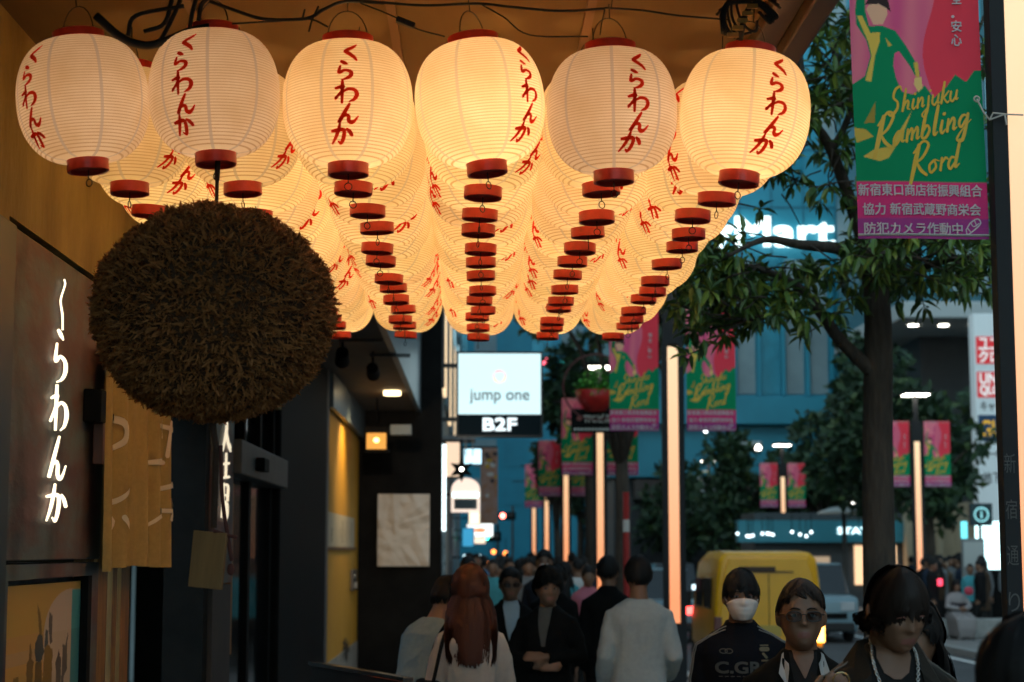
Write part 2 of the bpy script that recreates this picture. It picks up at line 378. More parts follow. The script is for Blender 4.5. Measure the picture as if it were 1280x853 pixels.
# ------------------------------------------------------------------ generic street buildings
def facade_building(name, label, x0, y0, x1, y1, h, wallm, glassm, nx=4, nz=6, z0=3.6, face='y', fin=None, cat="building"):
    """box building with recessed window bays on the face turned to the camera (face 'y') or to the street (face 'x')"""
    b = thing(name, label, cat, ((x0+x1)/2,(y0+y1)/2,0)); cx, cyy = b.location.x, b.location.y
    MB().box((x0-cx,y0-cyy,0),(x1-cx,y1-cyy,h)).build("wall", wallm, b, bevel=.05)
    dz = (h-z0)/nz
    for i in range(nx):
        for k in range(nz):
            m = MB()
            if face == 'y':
                wx = (x1-x0)/nx; a = x0+wx*i+wx*.12; c = a+wx*.76
                m.box((a-cx, y0-cyy-.06, z0+k*dz+dz*.14), (c-cx, y0-cyy-.004, z0+k*dz+dz*.86))
            else:
                wy = (y1-y0)/nx; a = y0+wy*i+wy*.12; c = a+wy*.76
                xs = x1 if face == 'x' else x0; s = 1 if face == 'x' else -1
                p, q = sorted((xs+s*.004, xs+s*.06)); m.box((p-cx, a-cyy, z0+k*dz+dz*.14), (q-cx, c-cyy, z0+k*dz+dz*.86))
            gm = glassm[(i*7+k*3) % len(glassm)] if isinstance(glassm, list) else glassm
            m.build("window", gm, b)
    MB().box((x0-cx-.15,y0-cyy-.15,h),(x1-cx+.15,y1-cyy+.15,h+.4)).build("roof", wallm, b)
    return b
tealw = mat("teal_cladding", (.02,.25,.35), .5, var=.12, vscale=.4)
tealg = mat("teal_glass", (.04,.28,.38), .2, .2, var=.4, vscale=.5)
greyp = mat("grey_panel", (.22,.29,.31), .5, var=.15, vscale=.7)
darkp = mat("dark_facade", (.03,.035,.04), .6, var=.3, vscale=.5)
litw = emis("lit_window", (1,.72,.42), .9); coolw = emis("cool_window", (.5,.85,.95), .55)
for m in (litw, coolw): nosample(m)
# teal store building closing the right-hand view
A = thing("store_building", "tall teal store building with grey fins behind the street trees", "building", (13,78,0))
MB().box((-7.5,-3,4.8),(9,6,30)).build("wall", tealw, A, bevel=.05)
MB().box((-7.3,-2.5,0),(9,6,4.8)).build("ground_floor", darkp, A)
for i in range(11):
    x = -7.2+i*1.02
    MB().box((x,-3.05,8.3),(x+.74,-3.004,14.0)).build("window", greyp if i % 3 else tealg, A)
    MB().box((x+.80,-3.35,8.2),(x+.94,-3.004,14.1)).build("fin", tealw, A)
m = MB()
for i in range(12): m.box((-7.4+i*1.36,-3.03,14.2),(-7.34+i*1.36,-3.002,30))
for k in range(6): m.box((-7.5,-3.028,16.2+k*2.5),(9,-3.001,16.28+k*2.5))
m.build("panel_joint", mat("joint_dark", (.01,.12,.18), .6), A)
for i in range(7):
    for k in (18.9,24.2): 
        if (i+int(k)) % 3: MB().box((-6.9+i*2.1,-3.06,k),(-5.6+i*2.1,-3.004,k+1.7)).build("window", [tealg, greyp, coolw][(i+int(k)) % 3], A)
MB().box((-7.6,-3.6,7.0),(9,-3.004,8.15)).build("ledge", tealw, A, bevel=.03)
for i in range(4):
    MB().box((-7.2+i*2.1,-3.06,17.4),(-5.5+i*2.1,-3.004,18.4)).build("window", tealg, A)
    MB().box((-7.2+i*2.1,-3.06,21.4),(-5.5+i*2.1,-3.004,22.4)).build("window", tealg, A)
MB().box((-6.5,-3.3,3.9),(-1.2,-2.4,4.7)).build("awning", mat("dark_brown_band", (.05,.035,.03), .6), A)
mb = MB(); put_text(mb, "FamilyMart", lambda x,y,k: (x, -3.35-k, y), -7.75, 14.15, 9.75, 1.60, embolden=.05)
ss = mb.build("store_sign", nosample(emis("sign_white", (.80,1.0,1.0), 2.0)), loc=(13,78,0)); tag(ss, "glowing white shop name letters on the teal store building", "sign")
# overhanging glass building at the right
B = thing("glass_building", "glass fronted building with a broad pale overhang behind the street lamps", "building", (19,60,0))
MB().box((-3.6,2,0),(8,8,9.2)).build("wall", darkp, B)
MB().box((-5.4,-3,9.2),(8,8,9.75)).build("overhang", mat("pale_concrete", (.42,.45,.45), .6), B, bevel=.05)
MB().box((-5.2,-2.8,9.75),(8,8,22)).build("upper_wall", mat("teal_dark", (.03,.13,.17), .5), B)
for i in range(7):
    for k in range(4): MB().box((-5.0+i*1.3,-2.86,10.0+k*2.9),(-3.85+i*1.3,-2.804,12.5+k*2.9)).build("window", [tealg, greyp, coolw][(i*5+k*3) % 7 % 3 if (i+k) % 4 == 0 else (i+k) % 2], B)
for i in range(4): MB().lathe([(0,9.17),(.16,9.17),(.16,9.199)], 12, (-4.6+i*1.0,-1.2,0)).build("downlight", emis("lamp_white", (1,.93,.8), 9), B)
# beige low wall and terrace behind the far pavement
C_ = thing("station_entrance", "low beige entrance wall with a teal fascia across the street", "building", (13.5,58,0))
be = mat("beige_wall", (.46,.38,.26), .7, var=.12, vscale=.8)
m = MB(); 
for i in range(12):
    a0 = -.9+i*.17; m.box((2.2+2.6*math.sin(a0)-.05, -1.2+.8*(1-math.cos(a0)), 0),(2.2+2.6*math.sin(a0)+.45, -.6+.8*(1-math.cos(a0)), 3.3))
m.build("curved_wall", be, C_)
MB().box((-4.6,0,0),(0.2,3,3.0)).build("wall", mat("dim_wall", (.06,.07,.075), .6), C_)
MB().box((-5.2,-.4,2.05),(.4,0,2.75)).build("fascia", mat("teal_fascia", (.03,.22,.28), .5), C_)
MB().box((-1.4,-.08,.7),(-.05,-.004,1.95)).build("window", nosample(emis("warm_display", (1,.62,.35), .9)), C_)
MB().box((-3.4,-.08,.7),(-2.2,-.004,1.6)).build("window", nosample(emis("warm_display_dim", (1,.7,.45), .25)), C_)
for i in range(4): MB().box((.9+i*.9,-1.7,0),(1.05+i*.9,-1.5,3.3)).build("column", be, C_)
mb = MB(); put_text(mb, "STATION", lambda x,y,k: (x,-.45-k,y), -2.0, 2.32, 1.75, .20, embolden=.008); tag(mb.build("name_sign", nosample(emis("sign_cool", (.7,.95,1), 2.0)), loc=(13.5,58,0)), "small cool white lettering on the teal fascia across the street", "sign")
# end of the street, and blocks on both sides
facade_building("office_block", "pale teal office block closing the far end of the street", -3, 150, 14, 165, 34, mat("teal_pale", (.02,.27,.38), .5, var=.1, vscale=.2), [tealg, greyp, tealw], 7, 9, 5)
facade_building("office_block", "dark narrow block left of the far street end with lit windows", -16, 120, -3, 135, 40, darkp, [darkp, litw, coolw, tealg], 5, 9, 4)
facade_building("office_block", "wide dark teal block behind the middle street trees", 14.5, 118, 40, 135, 36, mat("teal_deep", (.02,.15,.22), .5), [tealg, greyp, darkp], 8, 9, 5)
facade_building("office_block", "tall block beyond the glass fronted building at far right", 26, 70, 60, 100, 40, mat("teal_deep", (.02,.15,.22)), [tealg, greyp], 8, 9, 5)
ys = [24.9, 33, 42, 54, 68, 86]
wl = [mat("shop_grey", (.20,.23,.24), .6, var=.2, vscale=.6), mat("shop_cream", (.34,.29,.23), .6, var=.15, vscale=.6), mat("shop_dark", (.05,.05,.055), .6), mat("shop_blue", (.05,.20,.27), .5), mat("shop_grey")]
lab = ["grey shop block right behind the black end wall", "cream shop block with warm lit windows on the left side", "dark shop block half way along the left side", "blue clad shop block far along the left side", "farthest grey shop block on the left side of the street"]
for i in range(5):
    facade_building("shop_block", lab[i], -12, ys[i], -.62-.05*i, ys[i+1]-.3, 14+3*(i % 3), wl[i], [tealg, litw, greyp, coolw, darkp], 4, 4, 4.2, face='x')

# unseen block added right of the road to cut low sky light
facade_building("office_block", "long dark office block on the right side of the road", 24, -40, 40, 36, 26, darkp, [darkp, tealg, litw, greyp], 6, 6, 4.5, face='-x')
# ================================================================== LIT THINGS ON THE STREET
lampw = emis("lamp_white", (1,.93,.8), 9)
def led_mat():
    m = mat("led_column", (.5,.4,.3), .4); t = m.node_tree; b = t.nodes["Principled BSDF"]
    b.inputs["Emission Color"].default_value = (1,.36,.12,1); b.inputs["Emission Strength"].default_value = .72
    tc = t.nodes.new("ShaderNodeTexCoord"); s = t.nodes.new("ShaderNodeSeparateXYZ"); r = t.nodes.new("ShaderNodeMapRange")
    r.inputs[1].default_value = 1.2; r.inputs[2].default_value = 4.2
    cr = t.nodes.new("ShaderNodeValToRGB"); cr.color_ramp.elements[0].color = (1,.29,.085,1); cr.color_ramp.elements[1].color = (1,.66,.36,1)
    t.links.new(tc.outputs["Object"], s.inputs[0]); t.links.new(s.outputs[2], r.inputs[0]); t.links.new(r.outputs[0], cr.inputs[0]); t.links.new(cr.outputs[0], b.inputs["Emission Color"]); return m
led = led_mat()
polem = mat("pole_black", (.014,.015,.017), .6, 0, spec=.25)
PX = 2.375
def make_pole():
    p = thing("street_lamp", "", "street lamp")
    m = MB(); m.box((-.135,-.02,0),(.135,.07,.90)); m.box((-.135,-.02,.9),(-.065,.07,4.3)); m.box((.065,-.02,.9),(.135,.07,4.3)); m.box((-.0649,.02,.9),(.0649,.07,4.3)); m.box((-.12,-.01,4.3),(.12,.07,4.75)); m.box((-.05,.02,4.75),(.05,.12,5.35))
    m.build("post", polem, p, bevel=.004)
    MB().box((-.062,-.010,.93),(.062,.018,4.27)).build("light_panel", led, p)
    a = MB(); a.box((-.9,.05,4.66),(.9,.09,4.70)); a.build("banner_rod", polem, p)
    h = MB(); h.box((-.30,-.25,5.35),(.30,.28,5.42)); h.build("lamp_head", polem, p, bevel=.01)
    MB().box((-.27,-.22,5.325),(.27,.25,5.348)).build("lamp_lens", lampw, p)
    return p
pole = make_pole()
spots = [(PX,7.85,"nearest lit column lamp, filling the right edge behind the big festival banner"),
 (PX,21.8,"lit column lamp between two festival banners, just beyond the lanterns"),
 (PX,34.9,"lit column lamp behind the small black sign and flower basket"),
 (PX,48.4,"thin lit column lamp beside the dark middle tree trunk"),
 (PX,62,"short lit column lamp, left of a pair in the distance"),
 (PX,76,"farthest lit column lamp above the heads of the crowd"),
 (10.05,41,"lit column lamp with two banners across the street behind the near tree"),
 (10.35,61,"lit column lamp with two banners rising behind the yellow van"),
 (9.25,72,"distant street lamp with two plain white flags behind the van")]
POLES = []
for i,(x,y,l) in enumerate(spots):
    o = pole if i == 0 else copy_tree(pole); o.location = ((at(1237,450,7.85).x+.175) if i == 0 else x,y,0); o["label"] = l; o["group"] = "column lamps along both pavements"; POLES.append(o)
for c in list(POLES[8].children):
    if c.name.startswith("light_panel"): bpy.data.objects.remove(c)
mb = MB(); pt = mat("pole_text", (.06,.057,.055), .5)
for i, ch in enumerate("新宿通り"): put_text(mb, ch, lambda x,y,k: (x,-.0225,y), -.131, 2.135-.2*i, .050, .085)
mb.build("lettering", pt, POLES[0])

# ------------------------------------------------------------------ festival banners: printed cloth with a vertex-colour print
BW, BH = .60, 1.50
def Z4(x, y):                                  # a point of the enlarged photo crop -> banner fractions
    px, py = 960+x*.3752, y*.3752; return ((px-(1064+py*.036))/(171.5), (295.5-(py-(px-1068)*.012))/430.0)
def inpoly(P, X, Y):
    P = np.array(P); n = len(P); r = np.zeros(X.shape, bool); j = n-1
    for i in range(n):
        xi, yi = P[i]; xj, yj = P[j]
        c = ((yi > Y) != (yj > Y)) & (X < (xj-xi)*(Y-yi)/((yj-yi) or 1e-9)+xi); r ^= c; j = i
    return r
def banner_print(nu, nv):
    s = 2; U, V = np.meshgrid((np.arange(nu*s)+.5)/(nu*s), (np.arange(nv*s)+.5)/(nv*s)); img = np.zeros(U.shape+(3,))
    pink = np.array((.38,.045,.12)); red = np.array((.46,.028,.045)); rose = np.array((.45,.10,.135)); green = np.array((.0,.125,.048)); gold = np.array((.42,.27,.045)); mag = np.array((.42,.02,.09)); pur = np.array((.20,.025,.12))
    st = .5+.5*np.sin(U*23+np.sin(V*5)*1.2)*np.sin(U*9+1); img[:] = (pink*(1-st[...,None])+rose*st[...,None])
    img[U+.06*np.sin(V*14) > .62] = red
    img[(V > .80) & (U < .45+.08*np.sin(V*20))] = rose*1.15
    P = lambda *q: [Z4(*p) for p in q]
    tail = P((270,262),(330,222),(350,150),(335,95),(300,40),(296,-12),(330,-14),(345,45),(395,44),(440,60),(478,112),(507,160),(527,205),(524,228),(508,216),(490,182),(452,132),(436,140),(431,185),(441,230),(462,278),(500,285),(545,252),(575,297),(622,255),(652,213),(690,240),(718,200),(790,200),(790,640),(250,640))
    img[inpoly(tail, U, V)] = green
    for pl, c in ((P((302,10),(320,8),(350,70),(384,66),(383,100),(366,150),(352,243),(331,238),(354,150),(342,100)), gold), (P((403,84),(428,112),(414,117)), gold*.8), (P((505,172),(520,168),(526,222),(513,224)), gold*.9),
                  (P((508,226),(532,222),(536,262),(520,276),(505,250)), np.array((.55,.30,.10))), (P((284,402),(330,410),(358,436),(300,456)), gold*.8), (P((326,388),(366,312),(362,388)), gold*.5), (P((322,505),(360,480),(420,470),(440,430),(495,345),(460,430),(410,510),(378,522)), gold*.9)):
        img[inpoly(pl, U, V)] = c
    # head, raised hat and sleeve above the frame: plain flat shapes
    for pl, c in ((P((335,-14),(352,-40),(405,-42),(412,0),(395,38),(360,40)), np.array((.50,.24,.15))), (P((330,-30),(352,-66),(410,-62),(424,-6),(408,-20),(380,-34)), np.array((.02,.012,.012))), (P((296,-10),(306,-110),(330,-180),(344,-176),(330,-100),(332,-12)), green), (P((322,-186),(348,-230),(362,-184)), np.array((.50,.24,.15)))):
        img[inpoly(pl, U, V)] = c
    b = V < .1725; img[b] = mag; q = V < .062; img[q] = pur; q2 = b & ~q; img[q2] = (mag*(.7+.3*((V[q2]-.062)/.11))[:,None]+pur*(.3*(1-(V[q2]-.062)/.11))[:,None])
    return np.minimum(img*1.85,.85).reshape(nv, s, nu, s, 3).mean((1,3))
def bmap(u, v, lift=0.0):                      # u,v in 0..1 on the cloth; slight billow and curl
    return ((u-.5)*BW, -.012*math.sin(u*5.2+v*2.0)-.010*math.sin(v*6+1)-lift, (v-1)*BH)
def banner_mesh(nu, nv):
    me = bpy.data.meshes.new("banner"); vs = [bmap(i/nu, j/nv) for j in range(nv+1) for i in range(nu+1)]
    fs = [(j*(nu+1)+i, j*(nu+1)+i+1, (j+1)*(nu+1)+i+1, (j+1)*(nu+1)+i) for j in range(nv) for i in range(nu)]
    me.from_pydata(vs, [], fs); ca = me.color_attributes.new("print", 'FLOAT_COLOR', 'CORNER'); img = banner_print(nu, nv)
    cols = np.ones((nu*nv, 4, 4)); cols[..., :3] = img.reshape(-1, 1, 3); ca.data.foreach_set("color", cols.ravel())
    me.polygons.foreach_set("use_smooth", [True]*len(fs)); return me
cloth = mat("banner_cloth", (1,1,1), .7, attr="print", spec=.15)
yel = mat("banner_yellow", (.72,.40,.02), .5); pale = mat("banner_pale", (.62,.50,.52), .5); grey_h = mat("hem_grey", (.35,.33,.30), .5)
# brush letters: strokes in units of the x-height (baseline y=0), with their advance
BR = {
 'S': ([[(1.25,2.15,.16),(1.05,2.55,.3),(.55,2.3,.34),(.45,1.55,.34),(.95,1.0,.32),(1.0,.35,.34),(.45,-.2,.4),(.05,.0,.3)]], 1.5),
 'h': ([[(.25,2.2,.28),(.2,1.1,.36),(.12,.0,.3)], [(.15,.3,.18),(.5,.95,.26),(.7,.8,.3),(.68,.2,.3),(.95,.05,.14)]], 1.0),
 'i': ([[(.25,1.0,.26),(.2,.3,.32),(.35,.0,.24),(.6,.25,.12)], [(.33,1.5,.34),(.38,1.55,.3)]], .62),
 'n': ([[(.15,1.0,.24),(.15,.05,.32)], [(.15,.35,.16),(.5,1.0,.26),(.68,.75,.3),(.68,.1,.28),(.95,.2,.1)]], .98),
 'a': ([[(.75,.9,.24),(.4,1.0,.26),(.1,.5,.3),(.25,.0,.3),(.6,.4,.2),(.8,1.0,.22)], [(.8,1.0,.24),(.78,.2,.3),(1.05,.2,.12)]], 1.08),
 'j': ([[(.35,1.0,.26),(.35,-.3,.32),(.1,-1.0,.34),(-.2,-.7,.2),(.5,.1,.1)], [(.42,1.5,.3),(.47,1.55,.3)]], .68),
 'u': ([[(.12,1.0,.26),(.12,.3,.3),(.4,.0,.28),(.72,.5,.18)], [(.75,1.0,.26),(.74,.15,.28),(1.0,.2,.1)]], 1.02),
 'k': ([[(.25,2.1,.3),(.18,1.0,.36),(.12,.0,.3)], [(.8,1.1,.2),(.3,.5,.24)], [(.3,.55,.24),(.75,.0,.28),(1.,.15,.1)]], .95),
 'R': ([[(.5,2.5,.4),(.35,1.2,.5),(.15,-.6,.36)], [(.1,1.9,.2),(.8,2.75,.26),(1.35,2.4,.3),(1.0,1.5,.28),(.45,1.05,.22)], [(.45,1.1,.22),(.9,.4,.4),(1.45,-.1,.34)]], 1.55),
 'm': ([[(.12,1.0,.24),(.12,.05,.3)], [(.12,.4,.16),(.42,1.0,.24),(.55,.7,.28),(.55,.1,.28)], [(.55,.4,.16),(.88,1.0,.24),(1.0,.7,.28),(1.0,.1,.28),(1.25,.2,.1)]], 1.28),
 'b': ([[(.3,2.2,.3),(.2,1.0,.36),(.15,.1,.3),(.5,.0,.28),(.75,.5,.26),(.5,.95,.24),(.2,.5,.18)]], .95),
 'l': ([[(.35,2.3,.32),(.25,1.0,.38),(.25,.05,.3),(.55,.2,.14)]], .6),
 'g': ([[(.75,.9,.22),(.35,1.0,.26),(.12,.5,.28),(.35,.1,.26),(.72,.7,.2)], [(.8,1.05,.26),(.74,.0,.34),(.55,-.95,.36),(.1,-.8,.26),(.4,-.2,.16),(1.1,.5,.1)]], 1.05),
 'o': ([[(.45,1.0,.24),(.1,.6,.28),(.3,.0,.28),(.7,.4,.26),(.5,1.0,.22),(.95,.85,.1)]], .95),
 'r': ([[(.2,1.05,.26),(.18,.05,.3)], [(.18,.5,.16),(.5,1.0,.26),(.72,.9,.24)]], .75),
 'd': ([[(.65,.85,.22),(.3,.95,.26),(.08,.45,.28),(.3,.0,.28),(.65,.5,.2)], [(.85,2.3,.3),(.75,1.0,.36),(.72,.1,.3),(1.05,.3,.12)]], 1.1),
}
def brush_word(mb, word, f, x0, y0, x1, y1, s, squeeze=None):
    tot = sum(BR[c][1] for c in word); sx = math.hypot(x1-x0, 0)/tot; sl = (y1-y0)/(x1-x0); pos = 0
    for ci, c in enumerate(word):
        st, adv = BR[c]
        for k, S in enumerate(st):
            put_stroke(mb, [(x0+(pos+x+.18*y)*sx, y0+(pos+x)*sx*sl+y*s, w*(sx*.38+s*.38)) for x,y,w in S], lambda X,Y,l=0: f(X,Y,l), lift=.0004*ci+.00008*k)
        pos += adv
bme_hi = banner_mesh(120, 300); bme_lo = banner_mesh(48, 120)
for me in (bme_hi, bme_lo): me.materials.append(cloth)
def fpx(px, py): return ((px-(1064+py*.036))/171.5, (295.5-(py-(px-1068)*.012))/430.0)
def F_(lift0): return lambda X, Y, l=0: bmap(X/BW, Y/BH, lift0+l)
sc = MB()
for wd, a, b, s in (("Shinjuku", (1113,134), (1208,114), 13.5), ("Rambling", (1094,182), (1222,149), 17), ("Rord", (1141,216), (1208,203), 16)):
    (u0,v0),(u1,v1) = fpx(*a), fpx(*b); brush_word(sc, wd, F_(.0022), u0*BW, v0*BH, u1*BW, v1*BH, s/430*BH)
def addmesh(name, mb, m):
    me = bpy.data.meshes.new(name); me.from_pydata(mb.v, [], mb.f); me.materials.append(m); return me
script_me = addmesh("script_lettering", sc, yel)
tx = MB()
for body, (x0,y0,x1,y1) in (("新宿東口商店街振興組合", (1073,241,1237,224)), ("協力 新宿武蔵野商栄会", (1079,266,1235,249)), ("防犯カメラ作動中", (1081,291,1211,274))):
    u0, v0 = fpx(x0, y0); u1, v1 = fpx(x1, y1-(x1-x0)*.0); h = 15.5/430*BH
    put_text(tx, body, lambda x,y,k=0: bmap(x/BW, y/BH, .0022+k), u0*BW+.004, v0*BH+.002, (u1-u0)*BW-.006, h, embolden=.0007)
for i, ch in enumerate("安全・安心"):
    u, v = fpx(1200, 42-(4-i)*18.5); put_text(tx, ch, lambda x,y,k=0: bmap(x/BW, y/BH, .0022+k), u*BW, v*BH, .046 if ch != '・' else .012, .052 if ch != '・' else .012, embolden=.0006)
# small wrapped-snack emblem beside the last line, as outline strokes
for S in ([(1216,285,1.4),(1222,276,1.6),(1231,271,1.6),(1235,277,1.6),(1226,286,1.6),(1218,291,1.4),(1216,285,1.4)], [(1222,276,1.2),(1226,281,1.2),(1233,277,1.2)], [(1218,283,1.2),(1222,288,1.2)], [(1227,273,1.2),(1230,280,1.2)]):
    put_stroke(tx, [(fpx(a,b)[0]*BW, fpx(a,b)[1]*BH, c/171.5*BW) for a,b,c in S], F_(.0022))
text_me = addmesh("notice_lettering", tx, pale)
hem_me = []
for v in (.012,.985): hb = MB(); hb.tube([bmap(u/10, v) for u in range(11)], .006, 6); hem_me.append(addmesh("hem_rod", hb, grey_h))
def hang_banner(pole_o, side, label, hi=False, plain=False, z=4.74):
    X = pole_o.location.x+side*.47; o = thing("street_banner", label, "banner", (X, pole_o.location.y+.02, z), 0, "festival banners on the column lamps")
    if plain:
        link(plain_me, "cloth", o); return o
    link(bme_hi if hi else bme_lo, "cloth", o); link(script_me, "script_lettering", o); link(text_me, "notice_lettering", o); [link(h_, "hem_rod", o) for h_ in hem_me]; return o
plain_me = bme_lo.copy(); plain_me.materials.clear(); plain_me.materials.append(mat("white_flag", (.62,.66,.68), .6))
# banner labels per pole: left, right
BL = [("big festival banner hanging close by at the top right corner", None),
 ("festival banner left of the second column lamp, below the last lanterns", "festival banner right of the second column lamp, under the leaves"),
 ("festival banner half hidden behind the small black sign", "narrow festival banner right of the third column lamp behind the tree trunk"),
 ("small blurred festival banner left of the fourth column lamp", "small blurred festival banner right of the fourth column lamp"),
 ("tiny festival banner left of the fifth column lamp far down the street", None), (None, None),
 ("festival banner left of the lamp across the street behind the near trunk", "festival banner right of the lamp across the street beside the shop sign column"),
 ("small festival banner left of the lamp above the yellow van", "small festival banner right of the lamp above the yellow van"),
 ("plain white flag on the left of the distant lamp", "plain white flag on the right of the distant lamp")]
for i, (l, r) in enumerate(BL):
    for side, lb in ((-1, l), (1, r)):
        if lb:
            o = hang_banner(POLES[i], side, lb, hi=(i == 0), plain=(i == 8))
            if i == 0:
                o.location = (PX-.50+.088, 7.85+.02, 4.675); o.rotation_euler = (0, R(-.8), R(4))
            elif i in (2,3,4): o.location.x = POLES[i].location.x+side*.44
# cord tying the near banner to its lamp
cd_ = mat("cord_pale", (.5,.46,.42), .7)
m = MB(); p0 = at(1221,124,7.83); p1 = at(1237,150,7.80); p2 = at(1256,143,7.80); p3 = at(1279,144,7.80)
m.tube([p0,(p0+p1)/2+Vector((0,0,-.01)),p1,p2,p3], .004, 5); m.tube([p1,p1+Vector((.015,-.004,.03)),p2], .004, 5); m.tube([p2,p2+Vector((.004,-.01,-.05))], .004, 5)
m.lathe([(.012,-.004),(.016,.0),(.012,.004),(.008,0)], 10, tuple(p0), rot=Matrix.Rotation(R(90),3,'X'), close=True)
tag(m.build("tie_cord", cd_), "pale cord tying the big banner to the nearest column lamp", "cord")

# ------------------------------------------------------------------ shop signs
def box_sign(name, label, cat, c, w, h, d, m, frame=None):
    t = thing(name, label, cat, c); MB().box((-w/2,-d/2,-h/2),(w/2,d/2,h/2)).build("panel", m, t, bevel=min(.01, d*.2))
    if frame:
        f = MB(); e = .025
        f.box((-w/2-e,-d/2-.01,-h/2-e),(-w/2-.001,d/2+.01,h/2+e)); f.box((w/2+.001,-d/2-.01,-h/2-e),(w/2+e,d/2+.01,h/2+e)); f.box((-w/2,-d/2-.01,h/2+.001),(w/2,d/2+.01,h/2+e)); f.box((-w/2,-d/2-.01,-h/2-e),(w/2,d/2+.01,-h/2-.001)); f.build("frame", frame, t)
    return t
YJ = 26.0; a = at(573,442,YJ); b = at(676,518,YJ); c = at(676,544,YJ)
cx = (a.x+b.x)/2; wj = b.x-a.x
js = thing("hanging_sign", "big white illuminated box sign with a ring emblem and a black B2F strip", "sign", (cx, YJ, b.z)); hj = a.z-b.z; hb_ = b.z-c.z
MB().box((-wj/2,0,0),(wj/2,.2,hj)).build("panel", nosample(emis("sign_face", (.70,.93,.96), .74)), js)
MB().box((-wj/2,.0,-hb_),(wj/2,.2,-.003)).build("lower_panel", mat("sign_black", (.006,.014,.018), .6, spec=.1), js)
f = MB(); e = .03
for q in (((-wj/2-e,-.012,-hb_-e),(-wj/2-.001,.212,hj+e)),((wj/2+.001,-.012,-hb_-e),(wj/2+e,.212,hj+e)),((-wj/2,-.012,hj+.001),(wj/2,.212,hj+e)),((-wj/2,-.012,-hb_-e),(wj/2,.212,-hb_-.001))): f.box(*q)
for z in (hj-.2, -.1): f.box((-wj/2-.5,.07,z),(-wj/2-e-.001,.13,z+.06))
f.build("frame", mat("sign_frame", (.03,.03,.03), .4, .5), js)
mb = MB(); lw = .43; put_text(mb, "jump one", lambda x,y,k=0: (x,-.004-k,y), -lw, hj*.17, 2*lw, hj*.24, embolden=.002); mb.build("lettering", mat("letter_grey", (.20,.28,.30), .5), js)
mb = MB(); put_text(mb, "B2F", lambda x,y,k=0: (x,-.004-k,y), -.235, -hb_*.78, .48, hb_*.58, embolden=.008); mb.build("lettering", nosample(emis("letter_white", (.85,.97,1), 1.0)), js)
ring = MB(); n = 28
for i in range(n):
    a0, a1 = 2*math.pi*i/n, 2*math.pi*(i+.9)/n; r0, r1 = .075+.008*math.sin(a0*3), .095
    ring.add([(r*math.cos(t), -.005, hj*.62+r*math.sin(t)) for r, t in ((r0,a0),(r1,a0),(r1,a1),(r0,a1))], [(0,1,2,3)], 0 if math.sin(a0) > -.2 else 1)
ring.build("emblem", [nosample(emis("emblem_pink", (.9,.35,.36), .9)), nosample(emis("emblem_orange", (.95,.6,.35), .9))], js)
# small black sign with flower basket on the third lamp
YT = 30.0
a = at(714,513,YT); b = at(770,541,YT)
t = thing("small_sign", "small black board sign with grey lettering under the flower basket", "sign", ((a.x+b.x)/2, YT, b.z)); w_, h_ = b.x-a.x, a.z-b.z
MB().box((-w_/2,0,0),(w_/2,.08,h_)).build("panel", mat("sign_board", (.006,.006,.006), .7, spec=.1), t, bevel=.008)
MB().box((-w_*.5,.03,h_+.001),(w_*.5,.06,h_+.03)).build("bracket", polem, t)
mb = MB(); put_text(mb, "TFCビル", lambda x,y,k=0: (x,-.004-k,y), -w_*.22, h_*.46, w_*.62, h_*.36, embolden=.006)
for i in range(11): mb.box((-w_*.44+i*w_*.08, -.004, h_*.10), (-w_*.39+i*w_*.08, -.002, h_*.20))
mb.build("lettering", mat("letter_dim", (.55,.55,.5), .5), t)
mb = MB(); mb.lathe([(0,0),(.045,0)], 14, (-w_*.32,-.004,h_*.64), rot=Matrix.Rotation(R(90),3,'X')); mb.build("emblem", mat("emblem_dark_red", (.28,.06,.05), .5), t)
c = at(745,478,YT-.1); bk = thing("flower_basket", "red hanging basket with bushy green plant above the black sign", "planter", (c.x, c.y, c.z-.30))
MB().lathe([(0,-.20),(.16,-.18),(.30,-.02),(.36,.16),(.33,.16),(.28,0),(0,-.05)], 20).build("bowl", mat("red_bowl", (.42,.012,.01), .4, var=.3, vscale=10), bk, smooth=True)
rg = MB(); rg.tube([(.55*math.cos(a),.0,.22+.55*math.sin(a)) for a in [2*math.pi*i/32 for i in range(33)]], .015, 6, caps=False); rg.build("hoop", mat("dark_red_metal", (.12,.03,.03), .5), bk)
fo = MB()
for i in range(900):
    q = Vector((random.gauss(0,1),random.gauss(0,1),random.gauss(0,1))).normalized()*random.uniform(.12,.40); q.z = abs(q.z)*1.25+.14+random.uniform(-.12,0); d = Vector((random.gauss(0,1),random.gauss(0,1),random.gauss(0,.6))).normalized(); u,v_ = orth(d); l = random.uniform(.05,.11)
    fo.add([q,q+d*l*.5+u*l*.3,q+d*l,q+d*l*.5-u*l*.3], [(0,1,2,3)], 0 if random.random() < .7 else 1)
fo.build("foliage", [mat("basket_green", (.06,.30,.03), .6), mat("basket_light", (.16,.44,.06), .6)], bk)
# vertical light strip on the corner beyond the black wall
x0 = at(549,600,24.75).x; x1 = at(557,600,24.75).x; z1 = at(552,556,24.75).z; z0 = at(552,664,24.75).z
t = thing("light_strip", "tall white light strip on the corner right of the black wall", "light", ((x0+x1)/2,24.7,z0)); MB().box((-.048,0,0),(.048,.08,z1-z0)).build("panel", emis("strip_white", (.80,.97,1), 2.2), t)
MB().box((-.05,.01,-.62),(.05,.09,-.01)).build("lower_panel", mat("frosted_grey", (.35,.40,.41), .3, var=.6, vscale=14), t)
